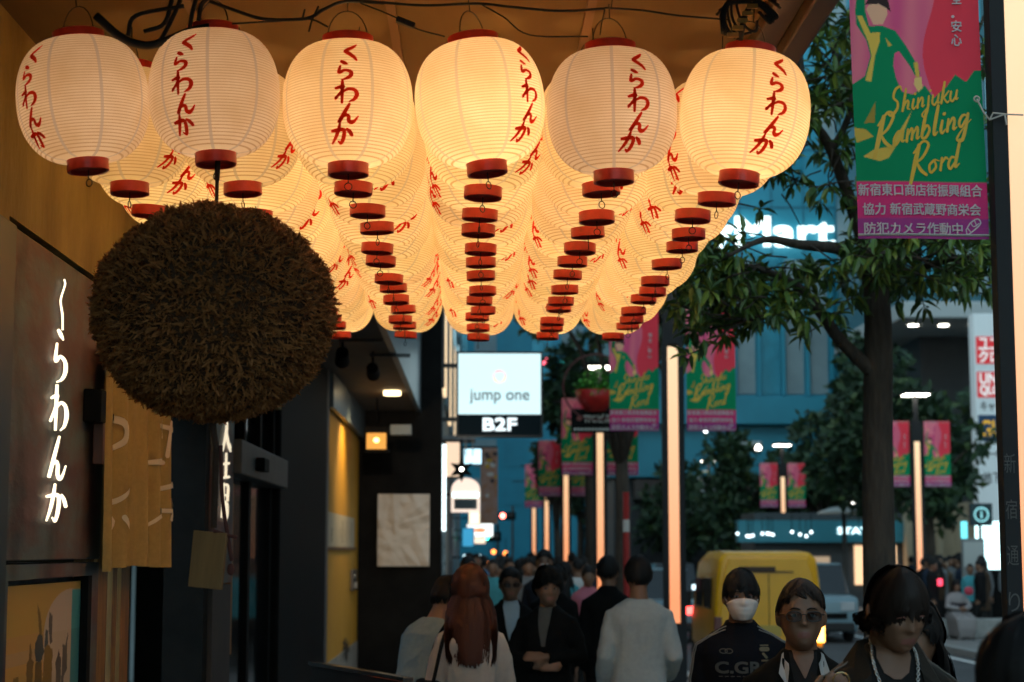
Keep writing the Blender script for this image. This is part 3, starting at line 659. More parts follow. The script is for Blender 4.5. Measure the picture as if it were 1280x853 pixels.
# round-topped lit shop sign, patterned banner, star lantern, other glowing signs down the left side
t = thing("shop_sign", "arched white shop sign with a bright cyan bar on the left side", "sign", tuple(at(582,620,30.))); 
pr = [(-.24,-.27),(.24,-.27),(.24,.10)]+[(.24*math.cos(a),.10+.20*math.sin(a)) for a in [math.pi*i/10 for i in range(1,10)]]+[(-.24,.10)]
MB().prism(pr, lambda x,z: (x,0,z), lambda x,z: (x,.16,z)).build("panel", nosample(emis("sign_cream", (1,.80,.66), .75)), t)
MB().box((-.215,-.012,-.02),(.215,-.004,.055)).build("light_bar", emis("bar_cyan", (.45,.95,1), 3.0), t)
MB().box((-.19,-.012,-.22),(.19,-.004,-.05)).build("lower_panel", mat("sign_dark_grey", (.08,.10,.11), .4), t)
MB().box((-.6,.06,.0),(-.241,.10,.05)).build("bracket", polem, t)
a = at(601,560,45.); b = at(622,655,45.)
t = thing("cloth_banner", "tall patterned yellow and pink banner hanging over the left pavement", "banner", ((a.x+b.x)/2,45,b.z)); wq, hq = b.x-a.x, a.z-b.z
MB().box((-wq/2,0,0),(wq/2,.02,hq)).build("cloth", mat("patterned_cloth", (.42,.16,.05), .6, var=1, vscale=4.5, col2=(.45,.30,.28)), t); 
mb = MB()
for i in range(16): mb.lathe([(0,0),(random.uniform(.03,.07),0)], 8, (random.uniform(-.17,.17),-.003-.0002*i,random.uniform(.7,hq-.1)), rot=Matrix.Rotation(R(90),3,'X'), mi=i % 3)
mb.build("print", [mat("dot_yellow", (.62,.34,.02), .5), mat("dot_white", (.6,.55,.52), .5), mat("dot_dark", (.06,.03,.03), .5)], t)
MB().box((-1.0,.0,hq+.001),(wq/2,.03,hq+.04)).build("rod", polem, t)
c = at(577,587,28.); t = thing("star_lantern", "dark star shaped hanging lamp with a small bright core", "lantern", tuple(c)); st = MB(); pts = []
for i in range(12): rr = .20 if i % 2 == 0 else .095; pts.append((rr*math.sin(i*math.pi/6), rr*math.cos(i*math.pi/6)))
st.prism(pts, lambda x,z: (x*.7,-.07,z*.7), lambda x,z: (x*.7,.10,z*.7)); st.prism(pts, lambda x,z: (x,-.02,z), lambda x,z: (x,.05,z)); st.tube([(0,.02,.19),(0,.02,.9)], .008, 6); st.build("frame", black, t)
MB().ell((0,-.085,0), (.028,.012,.028), 10, 6).build("bulb", emis("lamp_white", (1,.93,.8), 9), t)
SG = [("shop_sign","rounded white shop sign with red mark over the distant pavement",(600,663),60,(.85,.42),(.9,.95,.92),1.3),("shop_sign","small cream shop sign high on the left side of the street",(593,648),58,(.34,.42),(1,.86,.62),1.1),
 ("shop_sign","cool white lit shop front high on the left wall",(591,571),36,(.34,.30),(.55,.85,1),1.3),("shop_sign","low cream lit sign beside the green light",(597,675),64,(.55,.26),(1,.8,.6),.9),("shop_sign","pale blue lit sign low above the crowd on the left",(590,697),52,(.5,.16),(.6,.9,1),1.5),
 ("shop_sign","small cyan lit sign on the building behind the big white sign",(585,672),50,(.30,.5),(.05,.35,.6),.7)]
for i,(n_,l,(px,py),Y,(w_,h_),colr,es) in enumerate(SG):
    c = at(px,py,Y); t = box_sign(n_, l, "sign", tuple(c), w_, h_, .15, nosample(emis("sign_glow_%s" % "abcdef"[i], colr, es)), polem)
    MB().box((-.9-w_/2,-.02,-.02),(-w_/2-.03,.02,.02)).build("bracket", polem, t)
    if i == 0: MB().ell((0,-.09,0),(.22,.01,.08),12,6).build("mark", nosample(emis("mark_red",(.9,.25,.1),1.0)), t)
# warm lit shop bay at the left beyond the strip
t = box_sign("display_case", "warm lit glass display case on the left pavement edge", "display case", tuple(at(566,575,29.)), .22, .55, .3, nosample(emis("display_warm", (1,.72,.5), .7)), polem)
t = thing("awning", "grey awning frame above the arched sign", "awning", tuple(at(572,548,31.))); MB().box((-.4,0,-.02),(.30,1.2,.05)).build("canopy", mat("awning_grey", (.2,.22,.23), .5), t)
m = MB()
for i in range(6): m.box((-.35+i*.12,.02,-.30),(-.33+i*.12,.05,-.021))
m.build("slats", mat("slat_warm", (.4,.28,.18), .5), t)
# store sign column beside the glass building
a = at(1216,392,50.); b = at(1246,620,50.)
t = thing("sign_column", "tall white sign column with red and blue shop squares across the street", "sign", (a.x,50,0)); wq = 1.25
MB().box((0,0,2.6),(wq,.5,a.z)).build("panel", nosample(mat("column_white", (.60,.66,.68), .5, emit=(.6,.75,.8), es=.14)), t, bevel=.02); MB().box((.3,.1,0),(.9,.4,2.6)).build("post", steel, t)
redm = nosample(emis("sign_red", (.55,.02,.03), .5)); blum = mat("sign_navy", (.012,.06,.14), .5); wt = nosample(emis("sign_text_white", (.7,.72,.72), .6)); gd = nosample(emis("sign_text_gold", (.6,.35,.03), .6)); dk = mat("sign_text_dark", (.04,.045,.05), .5)
def zz(py): return at(1230,py,50.).z
for (y0,y1,m_) in ((421,455,redm),(465,497,redm),(519,552,blum)): MB().box((.06,-.02,zz(y1)),(.06+zz(y0)-zz(y1),-.003,zz(y0))).build("square", m_, t)
for body,(x,y0,y1,w_),m_ in (("ユニ",(.14,423,437,.55),wt),("クロ",(.14,439,453,.55),wt),("UNI",(.14,467,480,.55),wt),("QLO",(.14,482,495,.55),wt),("キャラ",(.14,502,514,.6),dk),("GU",(.13,526,546,.58),gd),("3F–6F",(.1,560,572,.7),dk),("地下",(.14,590,604,.5),dk)):
    mb = MB(); put_text(mb, body, lambda X,Y,k=0: (X,-.024-k,Y), x, zz(y1), w_, zz(y0)-zz(y1), embolden=.012 if m_ is not dk else .003); mb.build("lettering", m_, t)
# information post and bright screen
Y = 38.6; c = at(1216,690,Y); t = thing("information_post", "grey information post with a dark square pictogram panel on the far pavement", "sign", (c.x,Y,0))
MB().box((-.24,-.06,0),(.24,.06,2.05)).build("board", mat("post_grey", (.22,.24,.24), .5, var=.15), t, bevel=.01); MB().box((-.21,-.068,1.45),(.21,-.0605,1.98)).build("notice", mat("notice_pale", (.42,.45,.44), .6), t)
MB().box((-.05,-.07,2.32),(.43,.07,2.80)).build("panel", mat("panel_dark_teal", (.01,.035,.045), .4), t, bevel=.01); MB().box((.14,-.03,2.051),(.2,.03,2.32)).build("stem", steel, t)
mb = MB(); mb.lathe([(.13,0),(.16,0)], 24, (.19,-.075,2.56), rot=Matrix.Rotation(R(90),3,'X')); mb.box((.175,-.078,2.48),(.205,-.072,2.60)); mb.lathe([(0,0),(.02,0)], 10, (.19,-.076,2.64), rot=Matrix.Rotation(R(90),3,'X')); mb.build("pictogram", nosample(emis("picto_cyan", (.3,.75,.8), .8)), t)
a = at(1226,652,40.); b = at(1250,712,40.); t = thing("screen", "bright cyan white display screen beside the information post", "screen", ((a.x+b.x)/2,40,b.z)); MB().box((-.30,0,0),(.30,.12,a.z-b.z)).build("display", emis("screen_glow", (.62,.97,1), 2.2), t); MB().box((-.34,.02,-b.z),(.34,.14,-.002)).build("base", black, t)
m = MB(); m.box((-.62,.02,.1),(-.50,.1,a.z-b.z)); m.build("side_light", emis("side_cyan", (.15,.75,.85), 1.2), t)
# red and white striped pole at the kerb, traffic light, small far lamps
c = at(783,690,25.); t = thing("striped_pole", "red pole with a white band beside the pavement", "pole", (c.x,25,0))
MB().tube([(0,0,0),(0,0,2.05)], .045, 12).build("post", mat("pole_red", (.38,.02,.02), .4), t, smooth=True, autos=R(40)); MB().tube([(0,0,2.051),(0,0,2.22)], .046, 12).build("band", mat("band_white", (.6,.6,.58), .5), t); MB().tube([(0,0,2.221),(0,0,2.6)], .045, 12).build("upper_post", mat("pole_red"), t)
def trafficlight(label, px, py, Y, colr, which):
    c = at(px,py,Y); t = thing("traffic_light", label, "traffic light", (c.x,Y,0)); MB().tube([(.5,.1,0),(.5,.1,c.z+.5)], .06, 8).build("post", steel, t); m = MB(); m.box((-.2,0,c.z-.2),(.65,.25,c.z+.2)); m.build("housing", black, t, bevel=.03)
    for i in range(3): MB().ell((.02+i*.21,-.01,c.z),(.13,.03,.13),12,8).build("lens", emis("tl_"+("red" if colr[0] > .5 else "green"), colr, 9) if i == which else mat("lens_off",(.02,.02,.02),.3), t)
trafficlight("traffic light showing red over the far end of the street", 628, 645, 88, (1,.16,.12), 0)
trafficlight("traffic light showing green low over the distant pavement", 607, 671, 75, (.05,.9,.55), 0)
trafficlight("traffic light showing red behind the yellow van", 905, 669, 66, (1,.05,.05), 0)
def small_lamp(label, px, py, Y, r, colr, s, group):
    c = at(px,py,Y); key = "bulb_%02d%02d%02d" % tuple(int(v*20) for v in colr)
    t = thing("hanging_lamp", label, "lamp", tuple(c), 0, group); MB().ell((0,0,0), r, 12, 8).build("bulb", emis(key, colr, s), t, smooth=True); MB().tube([(0,0,r*.9),(0,0,r+.5)], .012, 5).build("stem", black, t)
for px,py,Y in ((632,692,70),(617,690,72),(612,705,66)): small_lamp("small orange lamp over the distant crowd on the left", px,py,Y,.09,(1,.28,.05),3.5,"orange lamps over the distant crowd")
for px in (922,934,937,941,953,959,962,966,990,1000,1008,1014): small_lamp("small cool white lamp strung across the far terrace", px, 668+random.uniform(-3,3), 57., .045, (.75,.95,1), 3, "cool lamps along the far terrace")
for px,py in ((1057,635),(1062,632),(1066,630)): small_lamp("small white lamp on the round pavilion roof", px,py,52.,.05,(1,.97,.9),4,"lamps on the pavilion roof")
small_lamp("single white lamp under the right-hand middle banner", 882,539,40.,.04,(.9,.97,1),6,None)
small_lamp("red lamp right of the white box sign", 681,452,60.,.13,(1,.12,.18),2.5,"red lamps behind the white box sign")
small_lamp("red lamp right of the white box sign", 680,486,60.,.06,(1,.1,.15),2.5,"red lamps behind the white box sign")
small_lamp("green lamp in the dark trees right of the white sign", 701,455,60.,.09,(.05,.75,.6),2.0,None)
c = at(1055,641,52.); t = thing("pavilion", "round pale pavilion roof behind the near tree trunk", "pavilion", (c.x,52,0)); MB().lathe([(0,c.z+.18),(.35,c.z+.15),(.75,c.z+.02),(.78,c.z-.04),(0,c.z-.03)],20).build("roof", mat("pale_roof",(.5,.5,.46),.5), t, smooth=True, autos=R(40)); MB().tube([(0,0,0),(0,0,c.z-.03)],.07,8).build("post", steel, t)
c = at(942,553,70.); t = thing("floodlight", "silver roof floodlight box on the dark storey below the teal band", "light", (c.x,72.4,c.z)); MB().box((-.7,-.3,-.25),(.7,.5,.18)).build("housing", mat("silver",(.45,.48,.48),.3,.7), t, bevel=.08)
for x in (-.5,.5): MB().ell((x,-.32,-.1),(.12,.05,.12),10,8).build("lens", lampw, t)
# ================================================================== LANTERNS
paper = paper_mat("lantern_paper")
redpaint = paper_mat("lantern_red_paint", stripes=False, col=(.74,.035,.012), tr=.5)
cap_red = mat("lacquer_red", (.68,.045,.022), .3, var=.25, vscale=14)
wire = mat("hook_wire", (.05,.045,.04), .4, .8)
LR, LZ = .203, .188                               # radius, half height of the paper body
def lrad(z):
    t = z/LZ; lo, hi = (.066, .086); e = lo if t < 0 else hi
    r = (max(0, 1-abs(t)**2.25))**(1/2.05); return e+(LR-e)*r
prof = []; NH = int(round(2*LZ/.0088))
for i in range(NH*2+1):
    z = -LZ+i*(2*LZ/(NH*2)); prof.append((lrad(z)-(.0013 if i % 2 else 0), z))
pm = MB(); pm.lathe(prof, 56)
pme = addmesh("paper_shade", pm, paper); pme.polygons.foreach_set("use_smooth", [True]*len(pme.polygons))
lt = MB(); 
def lmap(x, y, l=0):                            # x: arc metres, y: height
    y = max(-LZ*.985, min(LZ*.985, y)); r = lrad(y)+.0022+l; a = x/ max(.11, lrad(y)); return (r*math.sin(a), -r*math.cos(a), y)
hy = .150; hts = [.060,.064,.070,.058,.056]; xo = [.012,-.006,-.002,.004,-.016]
for g, h, dx in zip(KURAWANKA, hts, xo):
    w_ = .066 if g != 'wa' else .076
    for k, S in enumerate(GLY[g]): put_stroke(lt, [(dx+(x-.5)*w_, hy-h+y*h*.94, w*.082) for x,y,w in S], lmap, n=6, lift=.0004*k)
    hy -= h
lme = addmesh("lettering", lt, redpaint)
tr_ = MB(); tr_.lathe([(.078,LZ-.004),(.080,LZ-.004),(.080,LZ+.030),(.076,LZ+.032),(.070,LZ+.030),(.070,LZ-.004)], 40, close=True); tr_.tube([(-.06,0,LZ+.03),(.06,0,LZ+.03)], .004, 6)
tme = addmesh("top_ring", tr_, cap_red)
br_ = MB(); br_.lathe([(.060,-LZ+.004),(.063,-LZ+.002),(.064,-LZ-.034),(.062,-LZ-.036),(.056,-LZ-.034),(.056,-LZ+.004)], 40, close=True); br_.lathe([(0,-LZ-.022),(.056,-LZ-.022)], 40)
bme2 = addmesh("bottom_ring", br_, cap_red)
tw = MB(); tw.lathe([(.084,LZ-.012),(.089,LZ-.008),(.087,LZ-.0045),(.080,LZ-.0045)], 40); 
twme = addmesh("collar", tw, mat("collar_paper", (.62,.50,.34), .7))
hk = MB(); hk.tube([(.062*math.cos(a), 0, LZ+.03+.085*math.sin(a)) for a in [math.pi*i/12 for i in range(13)]], .0018, 5); hk.tube([(0,0,LZ+.112),(0,0,LZ+.16)], .002, 5)
hk.tube([(0,0,-LZ-.03),(0,0,-LZ-.058)]+[(.012*math.sin(a), 0, -LZ-.070+.012*math.cos(a)) for a in [2*math.pi*i/10 for i in range(11)]], .0018, 5)
hme = addmesh("hook", hk, wire)
for me in (tme, bme2, twme, hme): me.polygons.foreach_set("use_smooth", [True]*len(me.polygons)); me.set_sharp_from_angle(angle=R(35))
ORD = ["first","second","third","fourth","fifth","sixth","seventh","eighth","ninth","tenth","eleventh","twelfth","thirteenth"]
FRONT = [  # centre px, lean, azimuth of lettering, power, label
 ((104,127),-5.5,-40,.52,"leftmost front lantern, lettering turned to the left, leaning against the ochre wall side"),
 ((268,119),-2.5,-20,.52,"front lantern directly above the shaggy cedar ball"),
 ((435,132),-.8,3,1.15,"third front lantern from the wall, lettering almost facing the street end"),
 ((600,131),-6.2,48,1.45,"fourth front lantern from the wall, lettering turned to its right edge"),
 ((765,141),-1.2,19,.58,"fifth front lantern from the wall, greyish paper and lettering right of its seam"),
 ((931,144),6.0,20,1.30,"rightmost front lantern, leaning outward under the canopy edge")]
def lantern(loc, lean, leany, az, power, label, tint=(1,.47,.15), sc=1.0):
    t = thing("paper_lantern", label, "lantern", loc, 0, "round paper lanterns in rows under the canopy")
    t.rotation_euler = (leany, lean, 0); t.scale = (sc,sc,sc)
    pre = Matrix.Rotation(az, 4, 'Z')
    for me, n_ in ((pme,"paper_shade"),(lme,"lettering"),(tme,"top_ring"),(bme2,"bottom_ring"),(twme,"collar"),(hme,"hook")):
        o = link(me, n_, t); 
        if n_ in ("paper_shade","lettering"): o.rotation_euler = (0,0,az)
        else: o.rotation_euler = (0,0,az+random.uniform(-.4,.4))
    ld = bpy.data.lights.new("lantern_bulb", 'POINT'); ld.energy = power*LPOW; ld.color = tint; ld.shadow_soft_size = .045
    lo = bpy.data.objects.new("lantern_bulb", ld); COL.objects.link(lo); lo.parent = t; lo.location = (random.uniform(-.02,.02), random.uniform(-.02,.02), -.03)
    return t
LPOW = 1.9
PITCHL = .392
fx0 = []
for ci, ((px,py), lean, az, pw, lab) in enumerate(FRONT):
    c = at(px,py,5.5); fx0.append(c.x)
    cool = pw < .6
    lantern(tuple(c), R(lean), R(random.uniform(-1,1)), R(az), pw, lab, (1,.66,.40) if cool else (1,.63,.285))
cols = [-1.17,-.785,-.395,.010,.405,.795]
for r_ in range(1, 13):
    for ci in range(6):
        if ci == 0 and r_ > 5: continue
        x = cols[ci]+random.uniform(-.014,.014); y = 5.5+r_*PITCHL+random.uniform(-.02,.02); z = 3.184+.0030*r_+random.uniform(-.014,.014)
        if ci == 5: z -= .012*math.sin(r_*1.1); x += .015*math.sin(r_*1.9)
        az = random.choice([random.uniform(-75,75), random.choice((-1,1))*random.uniform(40,70)])
        lantern((x,y,z), R(random.uniform(-3,3)), R(random.uniform(-2.5,2.5)), R(az), random.uniform(.80,1.05) if r_ > 1 or ci > 1 else .6, "white paper lantern in the %s column from the wall, %s row back" % (ORD[ci], ORD[r_]), (1,.64+random.uniform(-.03,.03),.26))
# ------------------------------------------------------------------ cables along the canopy
cab = mat("cable_black", (.015,.013,.012), .6)
def cable(label, pts, r, extra=()):
    m = MB(); P = [at(px,py,Y) for px,py,Y in pts]; S = [Vector(s) for s in catmull([tuple(p) for p in P], 8)]
    m.tube(S, r, 8)
    for e in extra: 
        q = [at(*k) for k in e]; m.tube([Vector(s) for s in catmull([tuple(p) for p in q], 6)], r*.55, 6)
    return tag(m.build("cable", cab, smooth=True), label, "cable")
Yc = 5.42
cable("thick black cable bundle sagging behind the two left lanterns", [(120,20,Yc),(150,46,Yc),(180,57,Yc),(205,52,Yc),(235,40,Yc),(262,34,Yc)], .013, [[(200,52,Yc),(212,30,Yc),(226,0,Yc)],[(180,40,Yc),(205,30,Yc),(215,0,Yc)],[(160,45,Yc),(170,20,Yc),(230,8,Yc)],[(236,44,Yc),(240,18,Yc),(246,-4,Yc)],[(248,26,Yc),(252,6,Yc),(262,-4,Yc)]])
cable("black cable running from the second to the third front lantern", [(262,2,Yc),(290,12,Yc),(320,22,Yc),(345,25,Yc),(385,23,Yc),(405,12,Yc),(432,2,Yc),(480,4,Yc)], .0055, [[(290,30,Yc),(340,27,Yc),(385,24,Yc),(410,34,Yc)],[(398,8,Yc),(390,26,Yc),(386,40,Yc)],[(378,24,Yc),(381,12,Yc)]])
cable("black cable spanning the third and fourth front lanterns", [(432,2,Yc),(470,3,Yc),(530,7,Yc),(598,5,Yc),(640,9,Yc),(700,14,Yc),(756,11,Yc)], .0042, [[(450,4,Yc),(490,20,Yc),(520,36,Yc),(556,46,Yc)],[(600,5,Yc),(630,22,Yc),(662,44,Yc),(735,46,Yc)]])
cable("thin black cable from the fifth lantern to the canopy edge", [(756,10,Yc),(800,13,Yc),(850,20,Yc),(912,25,Yc)], .0032, [[(756,12,Yc),(752,30,Yc),(750,44,Yc)],[(764,12,Yc),(766,-6,Yc)]])
m = MB()
for i in range(12): 
    a_ = random.uniform(0,6.28); P = [at(920+26*math.cos(a_+t*.9)+8*t, 26+22*math.sin(a_+t*1.1)-6*t, Yc) for t in range(5)]; m.tube([Vector(s) for s in catmull([tuple(p) for p in P],5)], .0045, 5)
m.tube([at(925,50,Yc),at(930,22,Yc),at(945,-6,Yc)], .010, 6); tag(m.build("cable_bundle", cab, smooth=True), "knot of black cable tied at the canopy edge above the rightmost lantern", "cable")
m = MB(); 
for i in range(5): p = at(915+i*6,44-i*9,Yc-.03); m.box(tuple(p-Vector((.014,.004,.007))), tuple(p+Vector((.020,.004,.007))))
tag(m.build("tag_strip", mat("yellow_tag", (.40,.22,.04), .5)), "row of small yellow tags on the cable knot at the canopy edge", "tag")
c = at(507,29,Yc); m = MB(); m.box((-.03,-.012,-.008),(.03,.012,.010),rot=Matrix.Rotation(R(22),3,'Y')); tag(m.build("plug", cab, bevel=.003, loc=tuple(c)), "black inline plug on the cable between the third and fourth lanterns", "plug")

# ------------------------------------------------------------------ cedar ball
cb = thing("cedar_ball", "large shaggy brown cedar leaf ball hanging under the second front lantern", "cedar ball", (0,0,0))
c = at(268,391,5.5); cb.location = c; BRAD = 153/F*5.5
core = MB(); core.ell((0,0,0), BRAD*.93, 40, 24); core_o = core.build("core", mat("cedar_core", (.06,.028,.012), .9), cb)
cm = [mat("cedar_brown", (.32,.125,.032), .8), mat("cedar_dark", (.18,.068,.02), .85), mat("cedar_light", (.38,.16,.046), .75)]
sp = MB(); rnd = random.Random(3)
NS = 19000
for i in range(NS):
    z = 1-2*(i+.5)/NS; a = i*2.399963; n_ = Vector((math.sqrt(1-z*z)*math.cos(a), math.sqrt(1-z*z)*math.sin(a), z))
    n_ = (n_+Vector((rnd.gauss(0,.02),rnd.gauss(0,.02),rnd.gauss(0,.02)))).normalized()
    lump = mnoise.noise(n_*6.0)*.020+mnoise.noise(n_*14)*.014
    u, v = orth(n_); th = rnd.uniform(0,6.28)+mnoise.noise(n_*5+Vector((9,1,2)))*4; tdir = u*math.cos(th)+v*math.sin(th)
    base = n_*(BRAD*.915+lump*.5); d = (n_*1.0+tdir*rnd.uniform(.3,1.0)+Vector((0,0,-.15))).normalized(); l = rnd.uniform(.018,.034)*(1+lump*12)
    side = n_.cross(d).normalized() if n_.cross(d).length > .01 else u; side = (side*math.cos(th*1.7)+n_*math.sin(th*1.7)*.6).normalized()
    mi = 0 if rnd.random() < .6 else (1 if rnd.random() < .6 else 2)
    wd = rnd.uniform(.0022,.0042); bend = tdir*l*.25
    p0 = base; p1 = base+d*l*.5; p2 = base+d*l*.85+bend*.6; p3 = base+d*l+bend
    sp.add([p0-side*wd*.6, p0+side*wd*.6, p1+side*wd, p1-side*wd, p2+side*wd*.7, p2-side*wd*.7, p3], [(0,1,2,3),(3,2,4,5),(5,4,6)], mi)
    for k in (-1,1):  # side needles
        q = p1+d*l*.05; e = (d*.5+side*k*.9).normalized(); sp.add([q, q+e*l*.22+n_*.003, q+e*l*.42, q+d*l*.14], [(0,1,2,3)], mi)
fo_ = sp.build("foliage", cm, cb); fo_.scale = (1.02,1.02,.925); core_o.scale = (1,1,.92)
rp = MB(); rp.tube([(0,0,BRAD*.92),(.002,0,BRAD+.20)], .006, 8); rp.tube([(0,0,BRAD+.04),(.003,.0,BRAD+.15)], .009, 6); rp.build("cord", mat("brown_cord", (.06,.025,.012), .8), cb)
c2 = at(270,560,5.5)-c; c3 = at(272,660,5.5)-c; rp = MB()
rp.tube([(0,0,-BRAD*.9),(c2.x,0,c2.z),(c3.x-.012,0,c3.z)], .010, 8); rp.build("hanging_rope", mat("dark_rope", (.05,.03,.02), .85, bump=.6, bscale=200), cb)
rp = MB(); rp.tube([Vector(s) for s in catmull([(c3.x+.005,0,c3.z+.25),(c3.x+.012,-.004,c3.z+.1),(c3.x+.03,0,c3.z-.02),(c3.x+.045,0,c3.z-.10)],6)], .006, 8); rp.tube([(c3.x-.01,-.01,c3.z-.01),(c3.x+.06,-.012,c3.z-.03)], .006, 6); rp.ell((c3.x+.042,0,c3.z-.125),(.012,.012,.018),8,6)
rp.build("tassel", mat("red_brown_cord", (.09,.025,.02), .8), cb)
a = at(250,665,5.5)-c; tg = MB(); tg.box((-.055,-.008,-.17),(.055,.008,0)); to = tg.build("wooden_tag", mat("tag_wood", (.24,.13,.05), .6, var=.25, vscale=4, vstretch=(6,6,.6)), cb, bevel=.002, loc=(a.x+.033,0,a.z)); to.rotation_euler = (0,R(5),R(-18))

# ------------------------------------------------------------------ neon lettering on the copper panel
neon = emis("neon_warm", (1,.86,.60), 1.3)
def wallmap(Y0, z0, off=.024): return lambda y, z, l=0: Vector((FX+off+l*0, Y0+y, z0+z))
nb = MB(); 
segs = [('ku',345,412,.30),('ra',413,480,.42),('wa',482,541,.42),('n',546,601,.42),('ka',606,655,.48)]
NEON_KU = [[(.62,.99,.03),(.68,.9,.07),(.42,.62,.08),(.40,.5,.08),(.55,.3,.09),(.60,.02,.06)]]
Yn = atX(72,500,FX+.02).y
for g, y0, y1, w_ in segs:
    z1_ = atX(72,y0,FX+.02).z; z0_ = atX(72,y1,FX+.02).z; h = z1_-z0_
    for S in (NEON_KU if g == 'ku' else GLY[g]):
        C = catmull([(x,y,w) for x,y,w in S], 6); P = [Vector((FX+.026, Yn+(q[0]-.5)*w_*.70, z0_+q[1]*h)) for q in C]; nb.tube(P, [max(.004,q[2]*.052) for q in C], 8)
tag(nb.build("neon_lettering", neon, smooth=True), "warm white glowing brush lettering on the weathered copper panel", "sign")
nb = MB(); Yn2 = atX(281,600,FX+.02).y
K2 = [(524,566,[[(.5,1,.1),(.45,.6,.14),(.1,.02,.1)],[(.5,.62,.1),(.7,.3,.14),(.95,.1,.1)],[(.86,.3,.1),(.95,.2,.1)]]),
      (566,652,[[(.5,1.,.10),(.5,.8,.12),(.48,.66,.12)],[(.2,.82,.1),(.8,.86,.12)],[(.15,.62,.1),(.85,.66,.12)],[(.3,.55,.1),(.25,.3,.12),(.1,.05,.08)],[(.3,.52,.1),(.75,.52,.12),(.72,.3,.12)],[(.3,.38,.1),(.7,.38,.1)],[(.5,.30,.1),(.52,.12,.12),(.55,.0,.1)],[(.35,.24,.08),(.72,.26,.1),(.70,.06,.1),(.38,.05,.08)]])]
for y0, y1, ss_ in K2:
    z1_ = atX(281,y0,FX+.02).z; z0_ = atX(281,y1,FX+.02).z; h = z1_-z0_
    for S in ss_:
        C = catmull(S, 6); P = [Vector((FX+.026, Yn2+(q[0]-.5)*.40, z0_+q[1]*h)) for q in C]; nb.tube(P, [max(.004,q[2]*.07) for q in C], 8)
tag(nb.build("neon_lettering", emis("neon_dim",(1,.86,.62),.65), smooth=True), "glowing white lettering on the narrow copper panel below the cedar ball", "sign")

# ------------------------------------------------------------------ noren curtain
def noren():
    t = thing("noren_curtain", "ochre cloth entrance curtain with pale brush characters beside the copper panel", "curtain", (FX+.018,7.18,0))
    y0, y1 = 0.0, 1.58; ztop, zb = 2.60, 1.715; n = 260; nz = 24
    def f(y, z, l=0):
        s = (z-zb)/(ztop-zb); fold = .034*math.sin(y*19+.9*math.sin(y*5))+.010*math.sin(y*41+1); gap = 0
        return Vector((.045+fold*(1.1-.5*s)+l, y, z+.012*math.sin(y*3.1)*(1-s)+.02*(y/1.7)*(1-s)))
    m = MB(); vs = [f(y0+(y1-y0)*i/n, zb+(ztop-zb)*k/nz) for k in range(nz+1) for i in range(n+1)]
    m.add(vs, [(k*(n+1)+i, k*(n+1)+i+1, (k+1)*(n+1)+i+1, (k+1)*(n+1)+i) for k in range(nz) for i in range(n)])
    o = m.build("cloth", mat("noren_cloth", (.38,.275,.105), .85, var=.10, vscale=50), t, smooth=True)
    lw = MB(); ff = lambda y,z,l=0: f(y,z,.009+l)
    W_ = .15
    ch = [ (.10,2.18,.26,.17,[[(.1,.9,.14),(.75,.85,.16),(.8,.4,.14),(.4,.05,.08)]]),(.10,1.98,.26,.15,[[(.3,1,.12),(.25,.3,.16),(.6,.05,.12),(.95,.4,.08)]]),(.10,1.82,.26,.13,[[(.1,.7,.12),(.6,.75,.14),(.5,.05,.12)],[(.4,1,.1),(.2,.1,.1)],[(.8,.8,.12),(.95,.5,.12)]]),
          (.98,2.30,.26,.09,[[(.5,1,.08),(.5,.6,.12),(.45,.1,.06)]]),(.98,2.14,.36,.10,[[(.0,.45,.08),(.4,.60,.15),(.95,.66,.11)]]),(.98,1.86,.40,.26,[[(.62,1,.10),(.5,.6,.12),(.0,.05,.06)],[(.62,.95,.1),(.7,.5,.14),(.68,.05,.10)],[(.42,.62,.1),(.68,.64,.1)],[(.38,.42,.1),(.68,.42,.1)]]),
          (1.24,2.20,.26,.2,[[(.2,.9,.1),(.8,.8,.14)],[(.5,1,.1),(.4,.2,.12)]]),(1.24,1.92,.26,.2,[[(.2,.8,.1),(.8,.9,.14),(.5,.1,.1)],[(.3,.3,.1),(.8,.3,.1)]]) ]
    for y, z, w_, h_, ss_ in ch:
        for S in ss_: put_stroke(lw, [(y+a*w_, z+b*h_, c*.20) for a,b,c in S], ff, n=6)
    lw.build("lettering", mat("noren_white", (.80,.72,.58), .8), t)
    MB().tube([(.03,-.03,ztop+.005),(.03,y1+.03,ztop+.005)], .014, 8).build("rod", wood, t)
noren()
c = atX(126,512,FX+.05); t = thing("wall_bracket", "dark square lamp bracket on the edge of the copper panel", "bracket", (FX+.012,7.08,c.z)); MB().box((0,-.05,-.06),(.07,.05,.07)).build("housing", black, t, bevel=.006); MB().box((.02,.051,-.22),(.06,.085,-.005)).build("plate", mat("brown_plate", (.10,.035,.02), .5), t, bevel=.004)

